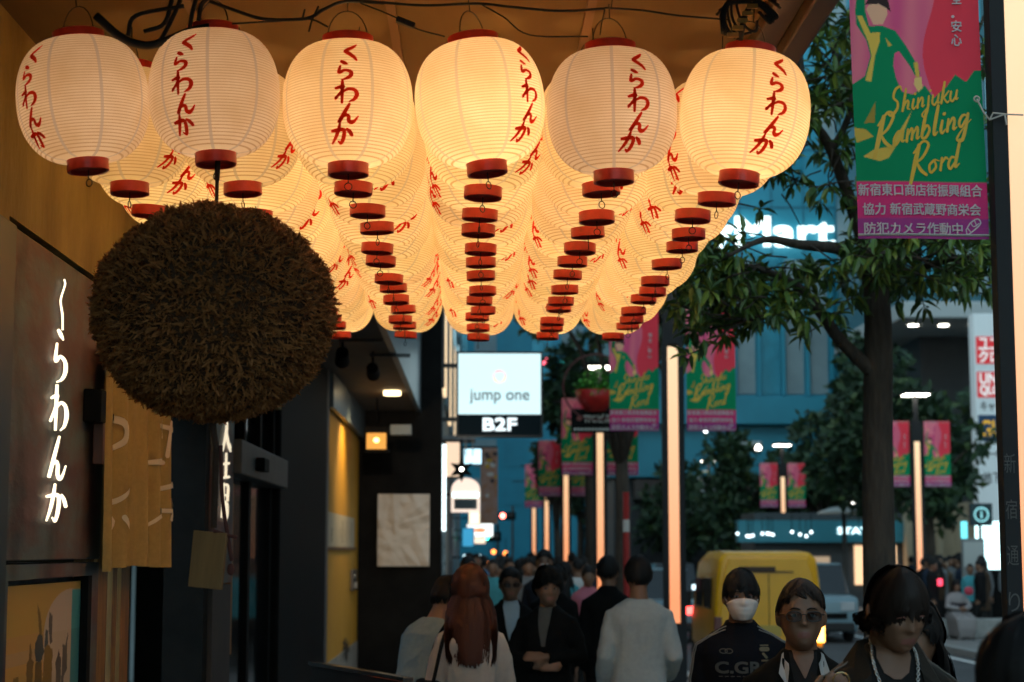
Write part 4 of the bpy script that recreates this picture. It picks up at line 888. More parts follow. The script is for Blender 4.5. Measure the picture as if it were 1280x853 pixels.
# ------------------------------------------------------------------ poster in the recess of the copper panel
def poster():
    t = thing("art_poster", "yellow and cream poster with dark reed shapes in the copper frame", "poster", (FX-.02,6.0,1.225))
    Wp, Hp = 1.22, .455; nu, nv = 130, 110
    U, V = np.meshgrid((np.arange(nu*2)+.5)/(nu*2), (np.arange(nv*2)+.5)/(nv*2)); img = np.zeros(U.shape+(3,)); img[:] = (.40,.26,.05)
    low = V < .62; img[low] = np.array((.40,.24,.07)); img[V < .50] = (.36,.24,.11); img[(V<.40)] = (.42,.25,.06)
    arch = (U > .52) & (V < .60+.34*np.sqrt(np.clip(1-((.86-U)/.34)**2, 0, 1))); img[arch] = (.42,.35,.30); img[arch & (V < .6)] = (.40,.33,.26)
    img[(U > .88) & (V < .93)] = (.03,.17,.22); img[(U > .88) & (V < .93) & (V > .6)] = (.04,.22,.28)
    rn = random.Random(5)
    def shape(col, *q):                          # brushy reed shapes with slightly wavering edges
        P = []
        for i in range(len(q)):
            (xa,ya),(xb,yb) = q[i], q[(i+1) % len(q)]
            for k in range(4): t_ = k/4; P.append(((xa+(xb-xa)*t_+rn.uniform(-3,3)-30)/520, 1-(ya+(yb-ya)*t_+rn.uniform(-3,3)-190)/690))
        img[inpoly(P, U, V)] = col
    ol = (.13,.075,.010); ol2 = (.17,.10,.012); gy = (.07,.06,.055); tl = (.02,.05,.05)
    shape(ol2, (122,662),(148,660),(156,700),(150,765),(136,778),(124,740))
    shape(tl, (130,800),(146,782),(164,820),(168,880),(120,880)); shape(gy, (76,880),(82,820),(92,880))
    shape(ol, (212,500),(222,505),(226,585),(240,600),(236,700),(244,880),(204,880),(200,700),(194,610),(208,585))
    shape(ol2, (252,292),(268,330),(282,390),(288,470),(272,476),(262,400)); shape((.05,.055,.05), (262,462),(290,470),(304,560),(286,612),(252,606),(244,520))
    shape(ol, (250,612),(292,612),(300,880),(244,880)); shape(gy, (334,345),(352,372),(356,520),(340,530),(330,440)); shape((.05,.065,.07), (312,440),(326,452),(328,540),(306,536))
    shape(ol2, (306,540),(330,530),(362,560),(358,700),(366,880),(296,880),(300,690)); shape(gy, (404,566),(412,610),(420,612),(424,700),(416,880),(392,880),(384,640)); shape(gy, (466,480),(462,560),(468,690),(440,740),(436,880),(420,880),(428,740),(430,545),(446,552))
    shape(tl, (228,798),(336,792),(350,880),(220,880)); shape((.03,.03,.028), (386,760),(440,756),(446,880),(380,880)); shape((.20,.12,.03), (296,690),(304,620),(310,700))
    img = (img*1.5).reshape(nv,2,nu,2,3).mean((1,3))
    me = bpy.data.meshes.new("print"); vs = [(0.0, Wp*i/nu, Hp*j/nv) for j in range(nv+1) for i in range(nu+1)]
    me.from_pydata(vs, [], [(j*(nu+1)+i, j*(nu+1)+i+1, (j+1)*(nu+1)+i+1, (j+1)*(nu+1)+i) for j in range(nv) for i in range(nu)])
    ca = me.color_attributes.new("print", 'FLOAT_COLOR', 'CORNER'); cl = np.ones((nu*nv,4,4)); cl[...,:3] = img.reshape(-1,1,3); ca.data.foreach_set("color", cl.ravel())
    me.materials.append(mat("poster_print", (1,1,1), .5, attr="print")); link(me, "print", t)
    m = MB(); m.box((-.03,0,-.6),(-.004,Wp,Hp)); m.build("backing", black, t); m = MB(); m.box((-.03,Wp+.002,-.6),(.03,Wp+.07,Hp+.02)); m.build("frame", black, t)
poster()

# ------------------------------------------------------------------ crumpled paper picture on the black end wall
a = at(473,618,24.0); b = at(537,708,24.0)
t = thing("paper_relief", "square crumpled cream paper relief lit on the black end wall", "picture", (a.x,24.0,b.z)); wq, hq = b.x-a.x, a.z-b.z; n = 70
def fold(u, v):
    best = -9
    for k in range(26):
        r2 = random.Random(k*17+3); cxk, cyk, an, sl_k, hk_ = r2.random(), r2.random()*1.4, r2.uniform(0,6.28), r2.uniform(.3,1.4), r2.uniform(0,.05)
        best = max(best, hk_-abs((u-cxk)*math.cos(an)+(v-cyk)*math.sin(an))*.12*sl_k-math.hypot(u-cxk,v-cyk)*.05)
    return best+.05+.01*mnoise.noise(Vector((u*6,v*6,0)))
m = MB(); m.add([(wq*i/n, -.012-1.6*max(0,fold(i/n,1.4*j/n)), hq*j/n) for j in range(n+1) for i in range(n+1)], [(j*(n+1)+i, j*(n+1)+i+1, (j+1)*(n+1)+i+1, (j+1)*(n+1)+i) for j in range(n) for i in range(n)])
m.build("sheet", mat("cream_paper", (.66,.56,.46), .7), t); MB().box((0,-.011,0),(wq,-.001,hq)).build("backing", black, t)
# spotlights under the soffit
def spotlight(label, c, target, power=0, bar=False):
    t = thing("spotlight", label, "spotlight", tuple(c)); m = MB(); m.tube([(0,0,3.65-c.z),(0,0,.02)], .012, 6); d = (Vector(target)-c).normalized(); m.tube([-d*.10, d*.12], [.055,.065], 14); m.build("housing", black, t, smooth=True, autos=R(40))
    if bar: MB().box((-.03,-.03,3.60-c.z),(.35,.03,3.63-c.z)).build("track", steel, t)
    if power:
        l = bpy.data.lights.new("spot_bulb",'SPOT'); l.energy = power; l.spot_size = R(34); l.spot_blend = .6; l.color = (1,.80,.58); l.shadow_soft_size = .05; lo = bpy.data.objects.new("spot_bulb", l); COL.objects.link(lo); lo.parent = t; lo.location = d*.14; lo.rotation_euler = (-d).to_track_quat('Z','Y').to_euler()
spotlight("black spotlight under the soffit just right of the cedar ball", at(428,446,15.6), at(430,640,20.), 0, True)
spotlight("black spotlight under the soffit nearer to the black end wall", at(466,464,16.8), at(505,655,24.0), 230, True)
c = at(471,548,22.); t = thing("hanging_lantern", "small amber glass lamp hanging on a thin rod by the passage", "lamp", tuple(c)); ag = emis("amber_glass", (1,.42,.06), .55)
m = MB(); m.tube([(0,0,.10),(0,0,3.65-c.z)], .012, 6); m.box((-.15,-.12,.06),(.15,.12,.13)); m.box((-.15,-.12,-.17),(.15,.12,-.14)); 
for x in (-.14,.12): m.box((x,-.115,-.1399),(x+.02,-.09,.0599))
m.build("frame", black, t); MB().box((-.12,-.09,-.138),(.12,.09,.058)).build("glass", ag, t); MB().ell((0,-.095,-.03),(.035,.01,.03),8,6).build("bulb", emis("amber_bulb", (1,.65,.2), 4), t)
m = MB(); m.box((.17,-.1,.04),(.42,.1,.16)); m.build("junction_box", mat("grey_box", (.16,.2,.21), .5), t)
# passage lamp that lights the ochre wall, its notices and the entry phone
t = thing("passage_lamp", "small lit ceiling lamp inside the ochre passage", "lamp", (FX+.55,21.0,3.60)); MB().lathe([(0,0),(.10,0),(.10,.048),(0,.048)],16).build("lens", emis("lamp_warm", (1,.75,.4), 4), t)
l = bpy.data.lights.new("passage_bulb",'SPOT'); l.energy = 60; l.color = (1,.72,.34); l.shadow_soft_size = .12; l.spot_size = R(110); l.spot_blend = .8; lo = bpy.data.objects.new("passage_bulb", l); COL.objects.link(lo); lo.parent = t; lo.location = (0,0,-.12); lo.rotation_euler = (0, R(30), 0)
XW = FX-.03
def wallrect(px0,py0,px1,py1): a = atX(px0,py0,XW); b = atX(px1,py1,XW); return a.y, b.y, min(a.z,b.z), max(a.z,b.z)
y0,y1,z0,z1 = wallrect(408,645,450,686); z0 = atX(430,684,XW).z; z1 = atX(430,645,XW).z
t = thing("wall_notice", "pale paper notice with grey writing on the ochre passage wall", "notice", (XW+.002,18.8,z0)); MB().box((0,0,0),(.004,4.4,z1-z0)).build("sheet", mat("notice_paper", (.50,.44,.33), .7), t)
m = MB()
for i in range(9):
    yy = 2.0+i*.24; m.box((.0045,yy,.05),(.006,yy+.08,z1-z0-.06)) if i % 3 else m.box((.0045,yy,.10),(.006,yy+.06,z1-z0-.15))
m.box((.0045,.7,.05),(.006,.9,.2)); m.build("writing", mat("faint_ink", (.33,.28,.20), .7), t)
MB().box((0,0,-.03),(.02,4.6,-.005)).build("ledge", mat("brown_ledge", (.12,.05,.015), .5), t)
c = atX(440,725,XW); t = thing("entry_phone", "small grey steel entry phone on the ochre wall", "intercom", (XW,c.y,c.z)); MB().box((.001,-.34,-.13),(.04,.34,.13)).build("plate", mat("intercom_steel", (.12,.10,.09), .4, .4), t, bevel=.01); MB().ell((.045,-.1,.045),(.01,.07,.03),10,8).build("button", mat("button_light",(.6,.55,.48),.4), t); MB().box((.0405,-.1,-.10),(.05,.22,-.03)).build("screen", mat("button_light"), t)
# dark spray drawing on the grey skirting
m = MB(); yc = atX(431,812,XW).y; zc = atX(431,812,XW).z
for i in range(26):
    a_ = random.uniform(0,6.28); r0 = random.uniform(0,.05); p = (yc+r0*3*math.cos(a_), zc+r0*math.sin(a_)); put_stroke(m, [(p[0],p[1],.02),(p[0]+.28*math.cos(a_),p[1]+.06*math.sin(a_)+.01,.03),(p[0]+.5*math.cos(a_+.4),p[1]+.10*math.sin(a_+.3),.008)], lambda y,z,l=0: Vector((XW+.012+l,y,z)), n=4, lift=.0002*i)
tag(m.build("ink_drawing", mat("ink_black", (.04,.03,.025), .6)), "black ink plant drawing on the grey skirting of the passage", "drawing")
# black bench in front, glossy edge, a glowing panel added for the red glow below
a = at(392,826,9.6); b = at(512,848,8.4)
t = thing("low_screen", "low black screen panel with a shiny top edge beside the tavern", "screen panel", ((a.x+b.x)/2,(a.y+b.y)/2,0)); d = Vector((b.x-a.x,b.y-a.y,0)); L__ = d.length; t.rotation_euler = (0,0,math.atan2(d.y,d.x)); zt = (a.z+b.z)/2
MB().box((-L__/2,-.03,zt-.022),(L__/2,.02,zt)).build("top_rail", mat("rail_gloss", (.05,.05,.05), .2), t, bevel=.004)
MB().box((-L__/2+.02,-.022,.06),(L__/2-.02,.012,zt-.024)).build("panel", mat("bench_panel", (.012,.010,.009), .5), t)
for x in (-L__/2+.03, L__/2-.09): MB().box((x,-.2,0),(x+.06,.2,.058)).build("foot", black, t)
rs = MB(); rs.box((-.16,-.03,0),(.16,.0,.42)); a = at(440,850,9.15); tag(rs.build("glow_panel", nosample(emis("glow_panel_orange", (.8,.12,.02), .35)), loc=(a.x,a.y-.10,zt-.56)), "dim orange lit sign leaning low against the low black screen", "sign")
# ================================================================== TREES
bark = mat("bark", (.055,.042,.032), .9, var=.45, vscale=9, vstretch=(2,2,.35), bump=.8, bscale=18)
lm_ = [mat("leaf_green", (.085,.165,.030), .42), mat("leaf_dark", (.045,.10,.026), .48), mat("leaf_young", (.20,.27,.04), .42)]
def leaf(mb, p, d, up, l, w, mi):
    d = d.normalized(); s = d.cross(up); s = s.normalized() if s.length > .05 else orth(d)[0]; n_ = s.cross(d)
    a = p; m1 = p+d*l*.35-n_*l*.02; m2 = p+d*l*.72-n_*l*.07; t = p+d*l-n_*l*.16; f = n_*w*.28
    mb.add([a, m1+s*w*.5+f, m2+s*w*.36+f*.6, t, m2-s*w*.36+f*.6, m1-s*w*.5+f, m1, m2], [(0,6,1),(6,7,2,1),(7,3,2),(0,5,6),(6,5,4,7),(7,4,3)], mi)
def whorl(mb, p, d, rnd, k, l0):
    d = d.normalized(); u, v = orth(d)
    for i in range(k):
        a = 2*math.pi*i/k+rnd.uniform(-.4,.4); q = (d*rnd.uniform(.15,.7)+(u*math.cos(a)+v*math.sin(a))+Vector((0,0,-.28))).normalized(); r = rnd.random()
        leaf(mb, p-d*rnd.uniform(0,.06), q, Vector((0,0,1))+Vector((rnd.gauss(0,.3),rnd.gauss(0,.3),0)), l0*rnd.uniform(.7,1.15), l0*.30*rnd.uniform(.8,1.15), 0 if r < .52 else (1 if r < .76 else 2))
nt_ = thing("street_tree", "nearest street tree with long pointed leaves and a dark trunk behind the chain wearing man", "tree", (2.68,12.0,0)); rnd = random.Random(11)
TB = Vector((2.68,12.0,0)); tk = MB(); fol = MB(); tips = []
def limb(pts, r0, r1, sub=True):
    P = [Vector(q) for q in catmull([tuple(p) for p in pts], 6)]; k = len(P); tk.tube([p-TB for p in P], [r0+(r1-r0)*i/(k-1) for i in range(k)], 8)
    return P
trunk = [TB, TB+Vector((-.01,0,1.2)), TB+Vector((.0,.02,2.4)), TB+Vector((.02,.0,3.3)), TB+Vector((.0,.05,3.75))]
limb(trunk, .125, .085)
T = lambda px,py,Y: at(px,py,Y)
LM = [ [T(1096,470,12),T(1050,425,11.9),T(1005,365,11.7),T(955,338,11.5),T(915,330,11.4)], [T(1092,350,12),T(1060,315,11.6),T(1000,306,11.3),T(955,300,11.1),T(910,320,10.9)], [T(1094,360,12),T(1072,280,12),T(1040,190,11.8),T(1012,140,11.6),T(1000,60,11.5),T(1010,-40,11.4)],
  [T(1096,350,12),T(1100,240,12.1),T(1090,120,12.2),T(1070,0,12.2),T(1060,-150,12.2)], [T(1100,360,12),T(1150,300,12.1),T(1200,270,12.3),T(1250,240,12.4)], [T(1097,355,12.),T(1150,260,11.5),T(1180,150,11.2),T(1230,20,11)], [T(1095,350,12.),T(1110,280,12.8),T(1060,120,13.4),T(1010,-30,13.8)], [T(1098,350,12),T(1170,330,11.3),T(1215,320,10.9)], [T(1000,365,11.7),T(960,395,11.5),T(930,400,11.3)], [T(1040,190,11.8),T(1062,140,11.7),T(1070,60,11.6)] , [T(1060,315,11.6),T(1110,318,11.0),T(1160,325,10.7)]]
allp = []
for i, pts in enumerate(LM):
    P = limb(pts, .055 if i < 7 else .03, .010); allp.append(P)
def in_gap(p):                                  # the crown is open where the store sign shows through
    q = CROT.transposed()@(p-CAM); x = 640+F*q.x/-q.z; y = 426.5-F*q.y/-q.z
    return 932 < x < 1058 and 258 < y < 318
def twig(p, d, L, depth=0):
    if in_gap(p) and rnd.random() < .85: return
    q = [p]; 
    for s_ in range(3): d = (d+Vector((rnd.gauss(0,.25),rnd.gauss(0,.25),rnd.gauss(0,.18)))).normalized(); q.append(q[-1]+d*L/3)
    tk.tube([a-TB for a in q], [.007,.006,.005,.003], 5); tips.append((q[-1], d))
    if rnd.random() < .75: tips.append((q[2]+Vector((rnd.gauss(0,.03),rnd.gauss(0,.03),.02)), (d+Vector((rnd.gauss(0,.8),rnd.gauss(0,.8),rnd.gauss(0,.5)))).normalized()))
dens = [16,15,9,9,13,12,12,14,14,6,12]
for P, dn in zip(allp, dens):
    for i in range(dn):
        s_ = rnd.uniform(.35,1.0) if len(P) > 12 else rnd.uniform(.2,1); p = P[min(len(P)-1, int(s_*(len(P)-1)))]; twig(p, Vector((rnd.gauss(0,1),rnd.gauss(0,1),rnd.gauss(.1,.55))), rnd.uniform(.22,.5))
# crown mass: clumps spread above and around the fork
for i in range(150):
    th = rnd.uniform(0,6.28); rr = 1.9*math.sqrt(rnd.random()); z = rnd.uniform(3.55,7.4); k = max(.25, 1-abs((z-5.0)/2.6)**2); p = Vector((2.75+rr*k*math.cos(th), 12.15+rr*k*math.sin(th), z))
    q = at(1030,150,p.y)
    if (p-q).length < .50 and rnd.random() < .85: continue
    twig(p, Vector((rnd.gauss(0,1),rnd.gauss(0,1),rnd.gauss(0,.5))), rnd.uniform(.25,.5))
for i in range(46):   # the low left-hand skirt near the lanterns
    p = at(rnd.uniform(862,960), rnd.uniform(300,395), rnd.uniform(10.9,12.3)); twig(p, Vector((rnd.gauss(-.3,1),rnd.gauss(0,1),rnd.gauss(-.2,.4))), .25)
for i in range(46):   # twigs left of the big banner
    p = at(rnd.uniform(985,1075), rnd.uniform(-40,235), rnd.uniform(11.3,13.0)); twig(p, Vector((rnd.gauss(-.2,1),rnd.gauss(0,1),rnd.gauss(0,.5))), .3)
for i in range(34):   # skirt under the big banner
    p = at(rnd.uniform(1040,1232), rnd.uniform(300,352), rnd.uniform(10.8,12.6)); twig(p, Vector((rnd.gauss(.1,1),rnd.gauss(0,1),rnd.gauss(-.2,.4))), .25)
tips = [t_ for t_ in tips if not in_gap(t_[0]) or rnd.random() < .12]
for p, d in tips: whorl(fol, p-TB, d, rnd, rnd.randint(7,10), .138)
tk.build("trunk", bark, nt_, smooth=True); fol.build("crown", lm_, nt_)
# farther trees: clumpy crowns of leaf faces
far_leaf = [mat("far_leaf", (.030,.068,.026), .6), mat("far_leaf_dark", (.016,.042,.020), .7), mat("far_leaf_light", (.05,.085,.02), .6)]
def far_tree(label, X, Y, h, rad, zc, n, lsz, trunk_r=.16, seed=0, light=.08, squash=1.2):
    r_ = random.Random(seed); t = thing("street_tree", label, "tree", (X,Y,0)); tr = MB(); tr.tube([(0,0,-.1),(.03,0,h*.3),(-.03,.05,h*.6),(.02,0,h*.85)], [trunk_r,trunk_r*.85,trunk_r*.6,trunk_r*.2], 8)
    cl = []
    for i in range(26):
        d = Vector((r_.gauss(0,1),r_.gauss(0,1),r_.gauss(0,1))).normalized()*rad*r_.uniform(.35,.95); d.z *= squash; cl.append((Vector((0,0,zc))+d, rad*r_.uniform(.22,.42)))
    for c_, rr in cl[:9]: tr.tube([(0,0,h*.38),Vector((0,0,h*.5))*.5+c_*.5, c_], [trunk_r*.45,trunk_r*.3,trunk_r*.1], 6)
    tr.build("trunk", bark, t, smooth=True); m = MB()
    for i in range(n):
        c_, rr = cl[r_.randrange(len(cl))]; d = Vector((r_.gauss(0,1),r_.gauss(0,1),r_.gauss(0,1))).normalized(); p = c_+d*rr*r_.uniform(.55,1.05); q = (d+Vector((r_.gauss(0,.6),r_.gauss(0,.6),r_.gauss(-.2,.6)))).normalized(); u,v = orth(q); l = lsz*r_.uniform(.6,1.3); u = u*math.cos(i)+v*math.sin(i)
        k = r_.random(); m.add([p-q*l*.5, p+u*l*.24, p+q*l*.5, p-u*l*.24], [(0,1,2,3)], 2 if k < light else (1 if k < .5 else 0))
    m.build("crown", far_leaf, t); return t
far_tree("dark bushy tree across the street behind the near trunk", 10.7, 49, 7.6, 2.0, 4.9, 4800, .34, .2, 1)
far_tree("dark tree across the street left of the shop sign column", 11.5, 46, 6.8, 1.5, 4.3, 3000, .32, .18, 2)
far_tree("dark green tree behind the yellow van and its street lamp", 9.6, 66, 7, 2.3, 4.0, 4600, .36, .18, 3, .12)
far_tree("low dark tree left of the van lamp in the distance", 7.9, 72, 6, 1.9, 3.4, 3200, .34, .16, 4)
far_tree("middle street tree with a dark trunk beside the third column lamp", 2.60, 32.6, 8.5, 1.75, 6.6, 3800, .26, .15, 5, .06)
far_tree("street tree farther along the pavement with its trunk beside the fourth lamp", 2.9, 46, 9, 1.5, 5.6, 3000, .32, .22, 6, .06)
far_tree("small tree low over the pavement left of the fourth lamp", 2.5, 57, 6, 1.0, 4.3, 1500, .28, .14, 7, .1)
far_tree("distant tree at the end of the pavement", 5.0, 88, 8, 1.9, 4.4, 2600, .4, .2, 8, .06)
far_tree("broad dark tree across the street, far right beside the overhang", 16.5, 54, 8, 2.2, 5.2, 3600, .36, .2, 9)
for i,(x,y) in enumerate(((12.2,64),(14.0,75),(11.4,88))): far_tree(["leafy tree before the beige entrance wall","leafy tree below the teal store sign","far tree at the foot of the teal store"][i], x, y, 6, 1.9, 3.6, 2200, .4, .16, 20+i)
# ================================================================== VEHICLES
yelp = mat("van_yellow", (.80,.37,.004), .28, var=.08, vscale=2); vblack = mat("rubber", (.012,.012,.012), .7); vglass = mat("car_glass", (.012,.014,.016), .06); chrome = mat("chrome", (.5,.5,.5), .2, 1)
tl_red = emis("tail_lamp_red", (1,.05,.03), 1.3); tl_amb = emis("tail_lamp_amber", (1,.42,.08), 7)
def wheels(t, xs, ys, r, z0=0):
    for x in xs:
        for y in ys:
            w = MB(); w.lathe([(r*.62,-.085),(r*.92,-.09),(r,-.06),(r,.06),(r*.92,.09),(r*.62,.085)], 24, rot=Matrix.Rotation(R(90),3,'Y'), close=True); o = w.build("wheel", vblack, t, smooth=True, loc=(x,y,r+z0)); rm = MB(); rm.lathe([(0,-.05),(r*.3,-.06),(r*.61,-.05),(r*.61,.05),(r*.3,.06),(0,.05)], 20, rot=Matrix.Rotation(R(90),3,'Y')); rm.build("rim", chrome, o)
vx0 = at(894,800,26).x; vx1 = at(1031,800,26).x; vw = vx1-vx0; vh = 1.80-RZ
van = thing("delivery_van", "yellow van seen from behind on the road beyond the men", "van", ((vx0+vx1)/2,26,RZ)); h = vw/2
def sec(y, top, hw, low=.28, tumble=.08):
    pts = []
    for s_ in (1,-1):
        pr_ = [(hw*.96,low),(hw,low+.25),(hw,low+.62),(hw-tumble*.5,top-.42),(hw-tumble,top-.12),(hw-tumble-.10,top-.02)]
        pts += [(s_*x,y,z) for x,z in (pr_ if s_ == 1 else pr_[::-1])]
    return [Vector(p) for p in pts]
bd = MB(); bd.loft([sec(.07,vh-.05,h-.03),sec(0.12,vh-.01,h),sec(.8,vh+.01,h),sec(2.0,vh,h),sec(2.6,vh-.08,h-.01),sec(3.05,vh-.5,h-.03),sec(3.35,vh-.85,h-.08)])
bo = bd.build("body", yelp, van, smooth=True, bevel=.03, autos=R(50))
rd = MB(); z1_ = vh-.12; rd.loft([[Vector((x,y,z)) for x,z in ((-h+.10,.62),(h-.10,.62),(h-.08,1.05),(h-.15,z1_-.2),(h-.22,z1_),(-h+.22,z1_),(-h+.15,z1_-.2),(-h+.08,1.05))] for y in (.035,.085)]); rd.build("rear_door", yelp, van, bevel=.014)
sm = MB(); e_ = .008
for q in (((-h+.10,.028,.60),(h-.10,.0345,.614)),((-.006,.028,.62),(.006,.0345,vh-.34))): sm.box(*q)
sm.build("door_seam", mat("seam_dark", (.08,.035,.002), .6), van)
hd = MB(); hd.box((-.42,.012,vh-.30),(.10,.034,vh-.235)); hd.box((-.30,.006,vh-.315),(.36,.03,vh-.30)); hd.build("handle_slot", mat("slot_brown", (.05,.022,.008), .6), van, bevel=.006)
MB().box((-h+.03,-.06,.26),(h-.03,.09,.56)).build("bumper", mat("bumper_black", (.02,.02,.02), .6), van, bevel=.03)
MB().box((-.17,.02,.70),(.17,.034,.86)).build("number_plate", mat("plate_yellow", (.45,.30,.05), .5), van, bevel=.004)
for s_ in (-1,1):
    MB().box((s_*(h-.05)-.055,.02,.62),(s_*(h-.05)+.055,.11,.98)).build("tail_light", tl_amb if s_ > 0 else mat("tail_lens_dark", (.12,.02,.015), .3), van, bevel=.012)
    x_ = s_*(h-.012); MB().box((x_-.012,.5,1.08),(x_+.014,1.35,vh-.40)).build("side_window", vglass, van, bevel=.008); MB().box((x_-.012,1.55,1.08),(x_+.014,2.3,vh-.42)).build("side_window", vglass, van, bevel=.008)
    m = MB(); m.box((s_*(h+.10)-.05,2.42,1.05),(s_*(h+.10)+.05,2.52,1.30)); m.build("mirror", vblack, van, bevel=.02)
wheels(van, (-h+.10,h-.10), (.65,2.75), .27)
def car(name, label, cat, X, Y, wd, ln, ht, paint, rear=True, cabin=(.25,.78), hood=.55, lights=True):
    t = thing(name, label, cat, (X,Y,RZ)); h = wd/2
    def s2(y, zt, hw): return [Vector((x,y,z)) for x,z in ((-hw*.94,.22),(hw*.94,.22),(hw,.50),(hw*.97,zt-.06),(hw*.88,zt),(-hw*.88,zt),(-hw*.97,zt-.06),(-hw,.50))]
    b = MB(); b.loft([s2(0,.75*hood/.55,h*.92),s2(.12,.86*hood/.55,h),s2(ln*.25,.90*hood/.55,h),s2(ln*.75,.90*hood/.55,h),s2(ln-.15,.80*hood/.55,h),s2(ln,.70*hood/.55,h*.92)]); b.build("body", paint, t, smooth=True, bevel=.03, autos=R(45))
    zb = .90*hood/.55; c = MB(); a0, a1 = cabin[0]*ln, cabin[1]*ln
    rg = [[Vector((x,y,z)) for x,z in ((-hw,z0),(hw,z0),(hw*.9,z1),(-hw*.9,z1))] for y,z0,z1,hw in ((a0-.25,zb-.05,zb,h*.90),(a0+.15,zb-.05,ht,h*.86),(a1-.35,zb-.05,ht,h*.86),(a1+.2,zb-.05,zb,h*.90))]
    c.loft(rg); c.build("cabin", vglass, t, bevel=.02); MB().box((-h*.76,a0+.15,ht-.02),(h*.76,a1-.35,ht+.03)).build("roof", paint, t, bevel=.02)
    yl = -.012 if rear or True else ln
    for s_ in (-1,1): MB().box((s_*h*.70-h*.17,-.02,zb*.66),(s_*h*.70+h*.17,.10,zb*.84)).build("tail_light" if rear else "headlight", (emis("brake_red",(1,.06,.05),6) if rear else emis("head_cool",(.7,.9,1),2.0)) if lights else mat("lens_grey",(.4,.42,.44),.2), t, bevel=.01)
    MB().box((-h*.85,-.05,.24),(h*.85,.09,.42)).build("bumper", vblack, t, bevel=.03)
    wheels(t, (-h+.10,h-.10), (ln*.19,ln*.80), .30); return t
silver_b = mat("car_pale_blue", (.16,.25,.29), .3); 
car("taxi", "dark car with red brake lights ahead on the near lane", "car", at(812,720,44).x, 44, 1.7, 4.4, 1.45, mat("car_dark", (.02,.025,.03), .25))
car("estate_car", "pale blue car in front of the yellow van by the kerb", "car", 3.9, 38, 1.7, 4.3, 1.5, silver_b)
mv = car("minivan", "pale blue grey minivan facing the camera right of the yellow van", "minivan", 7.15, 38, 1.78, 4.4, 1.62, silver_b, rear=False, cabin=(.18,.93), hood=.62, lights=False)
MB().box((-.60,-.014,.50),(.60,.02,.62)).build("grille", black, mv); 
car("parked_car", "dark car waiting far down the oncoming lane", "car", 6.9, 62, 1.7, 4.2, 1.45, mat("car_dark"), rear=False)
# ================================================================== PEOPLE
skinm = mat("skin", (.195,.098,.058), .55, var=.08, vscale=12); lipm = mat("lips", (.24,.09,.07), .5); hair_k = mat("hair_black", (.007,.006,.006), .65, spec=.25); hair_br = mat("hair_brown", (.013,.007,.005), .6, spec=.3); hair_red = mat("hair_auburn", (.065,.018,.009), .6, spec=.3)
eyew = mat("eye_white", (.30,.28,.26), .35); eyed = mat("eye_dark", (.012,.01,.01), .15)
def fab(name, col=(.1,.1,.1), rough=.85): return mat(name, col, rough, var=.06, vscale=40, bump=.12, bscale=160, spec=.05)
HX, HY, HZ = .077, .097, .118
def sstep(a, b, x): t = max(0, min(1, (x-a)/(b-a))); return t*t*(3-2*t)
def face(p):
    """unit-sphere direction -> point of the head, face to -Y, centre between crown and chin"""
    x, y, z = p
    X, Y, Z = x*HX, y*HY, z*HZ
    lo = sstep(.0, -1.0, z)
    if z < 0:
        k = (1-z*z)**.5 if abs(z) < 1 else 0
        w = (1-abs(z)**3.2)**(1/2.4) if abs(z) < 1 else 0
        s = w/k if k > 1e-4 else 1.0; s = min(s, 2.2)
        X = x*HX*s*(1-.30*lo); Y = y*HY*s
        if y > 0: Y *= (1-.62*sstep(-.15,-.8,z))
        else: Y = Y*(1-.10*lo)-.012*lo
    if Y < -.080: Y = -.080+(Y+.080)*.45
    fr = 1 if y < 0 else 0
    if fr:
        g = lambda a, s_: math.exp(-(a/s_)**2)
        if -.036 < Z < .022:
            t = (.020-Z)/.050; pr_ = max(0, min(1, t)); hgt = .004+.019*pr_**1.3
            if Z < -.030: hgt *= max(0, (Z+.040)/.010)
            Y -= hgt*g(X, .0085+.006*pr_)
        Y += .009*g(abs(X)-.031, .015)*g(Z-.004, .012)
        Y -= .005*g(abs(X)-.030, .022)*g(Z-.027, .008)
        Y -= .005*g(abs(X)-.044, .018)*g(Z+.022, .016)
        Y -= .0055*g(X, .022)*(g(Z+.057, .006)+1.1*g(Z+.069, .0065)); Y += .004*g(X, .024)*g(Z+.063, .0028)
        Y -= .007*g(X, .018)*g(Z+.096, .014)
    return Vector((X, Y, Z))
def tf(p, piv, rx=0, ry=0, rz=0):
    return piv+(Matrix.Rotation(rz,3,'Z')@Matrix.Rotation(ry,3,'Y')@Matrix.Rotation(rx,3,'X'))@(p-piv)
def remesh(mb, voxel, it=2, noise=0, nsc=9, seed=0):
    me = bpy.data.meshes.new("form"); me.from_pydata([tuple(v) for v in mb.v], [], mb.f); recalc(me)
    out = evalmesh(me, [('REMESH', dict(mode='VOXEL', voxel_size=voxel, use_smooth_shade=True)), ('SMOOTH', dict(factor=.5, iterations=it))])
    bpy.data.meshes.remove(me)
    if noise:
        n = len(out.vertices); co = np.empty(n*3); out.vertices.foreach_get("co", co); nr = np.empty(n*3); out.vertices.foreach_get("normal", nr); co = co.reshape(-1,3); nr = nr.reshape(-1,3)
        off = Vector((seed*3.1, seed*1.7, 0))
        for i in range(n):
            p = Vector(co[i]); a = mnoise.noise(Vector((p.x*nsc, p.y*nsc, p.z*nsc*.9+p.x*nsc*.8))+off)+.5*mnoise.noise(p*nsc*2.6+off); co[i] += nr[i]*noise*(1-abs(a)*2.2)*.6
        out.vertices.foreach_set("co", co.ravel()); out.update()
    return out
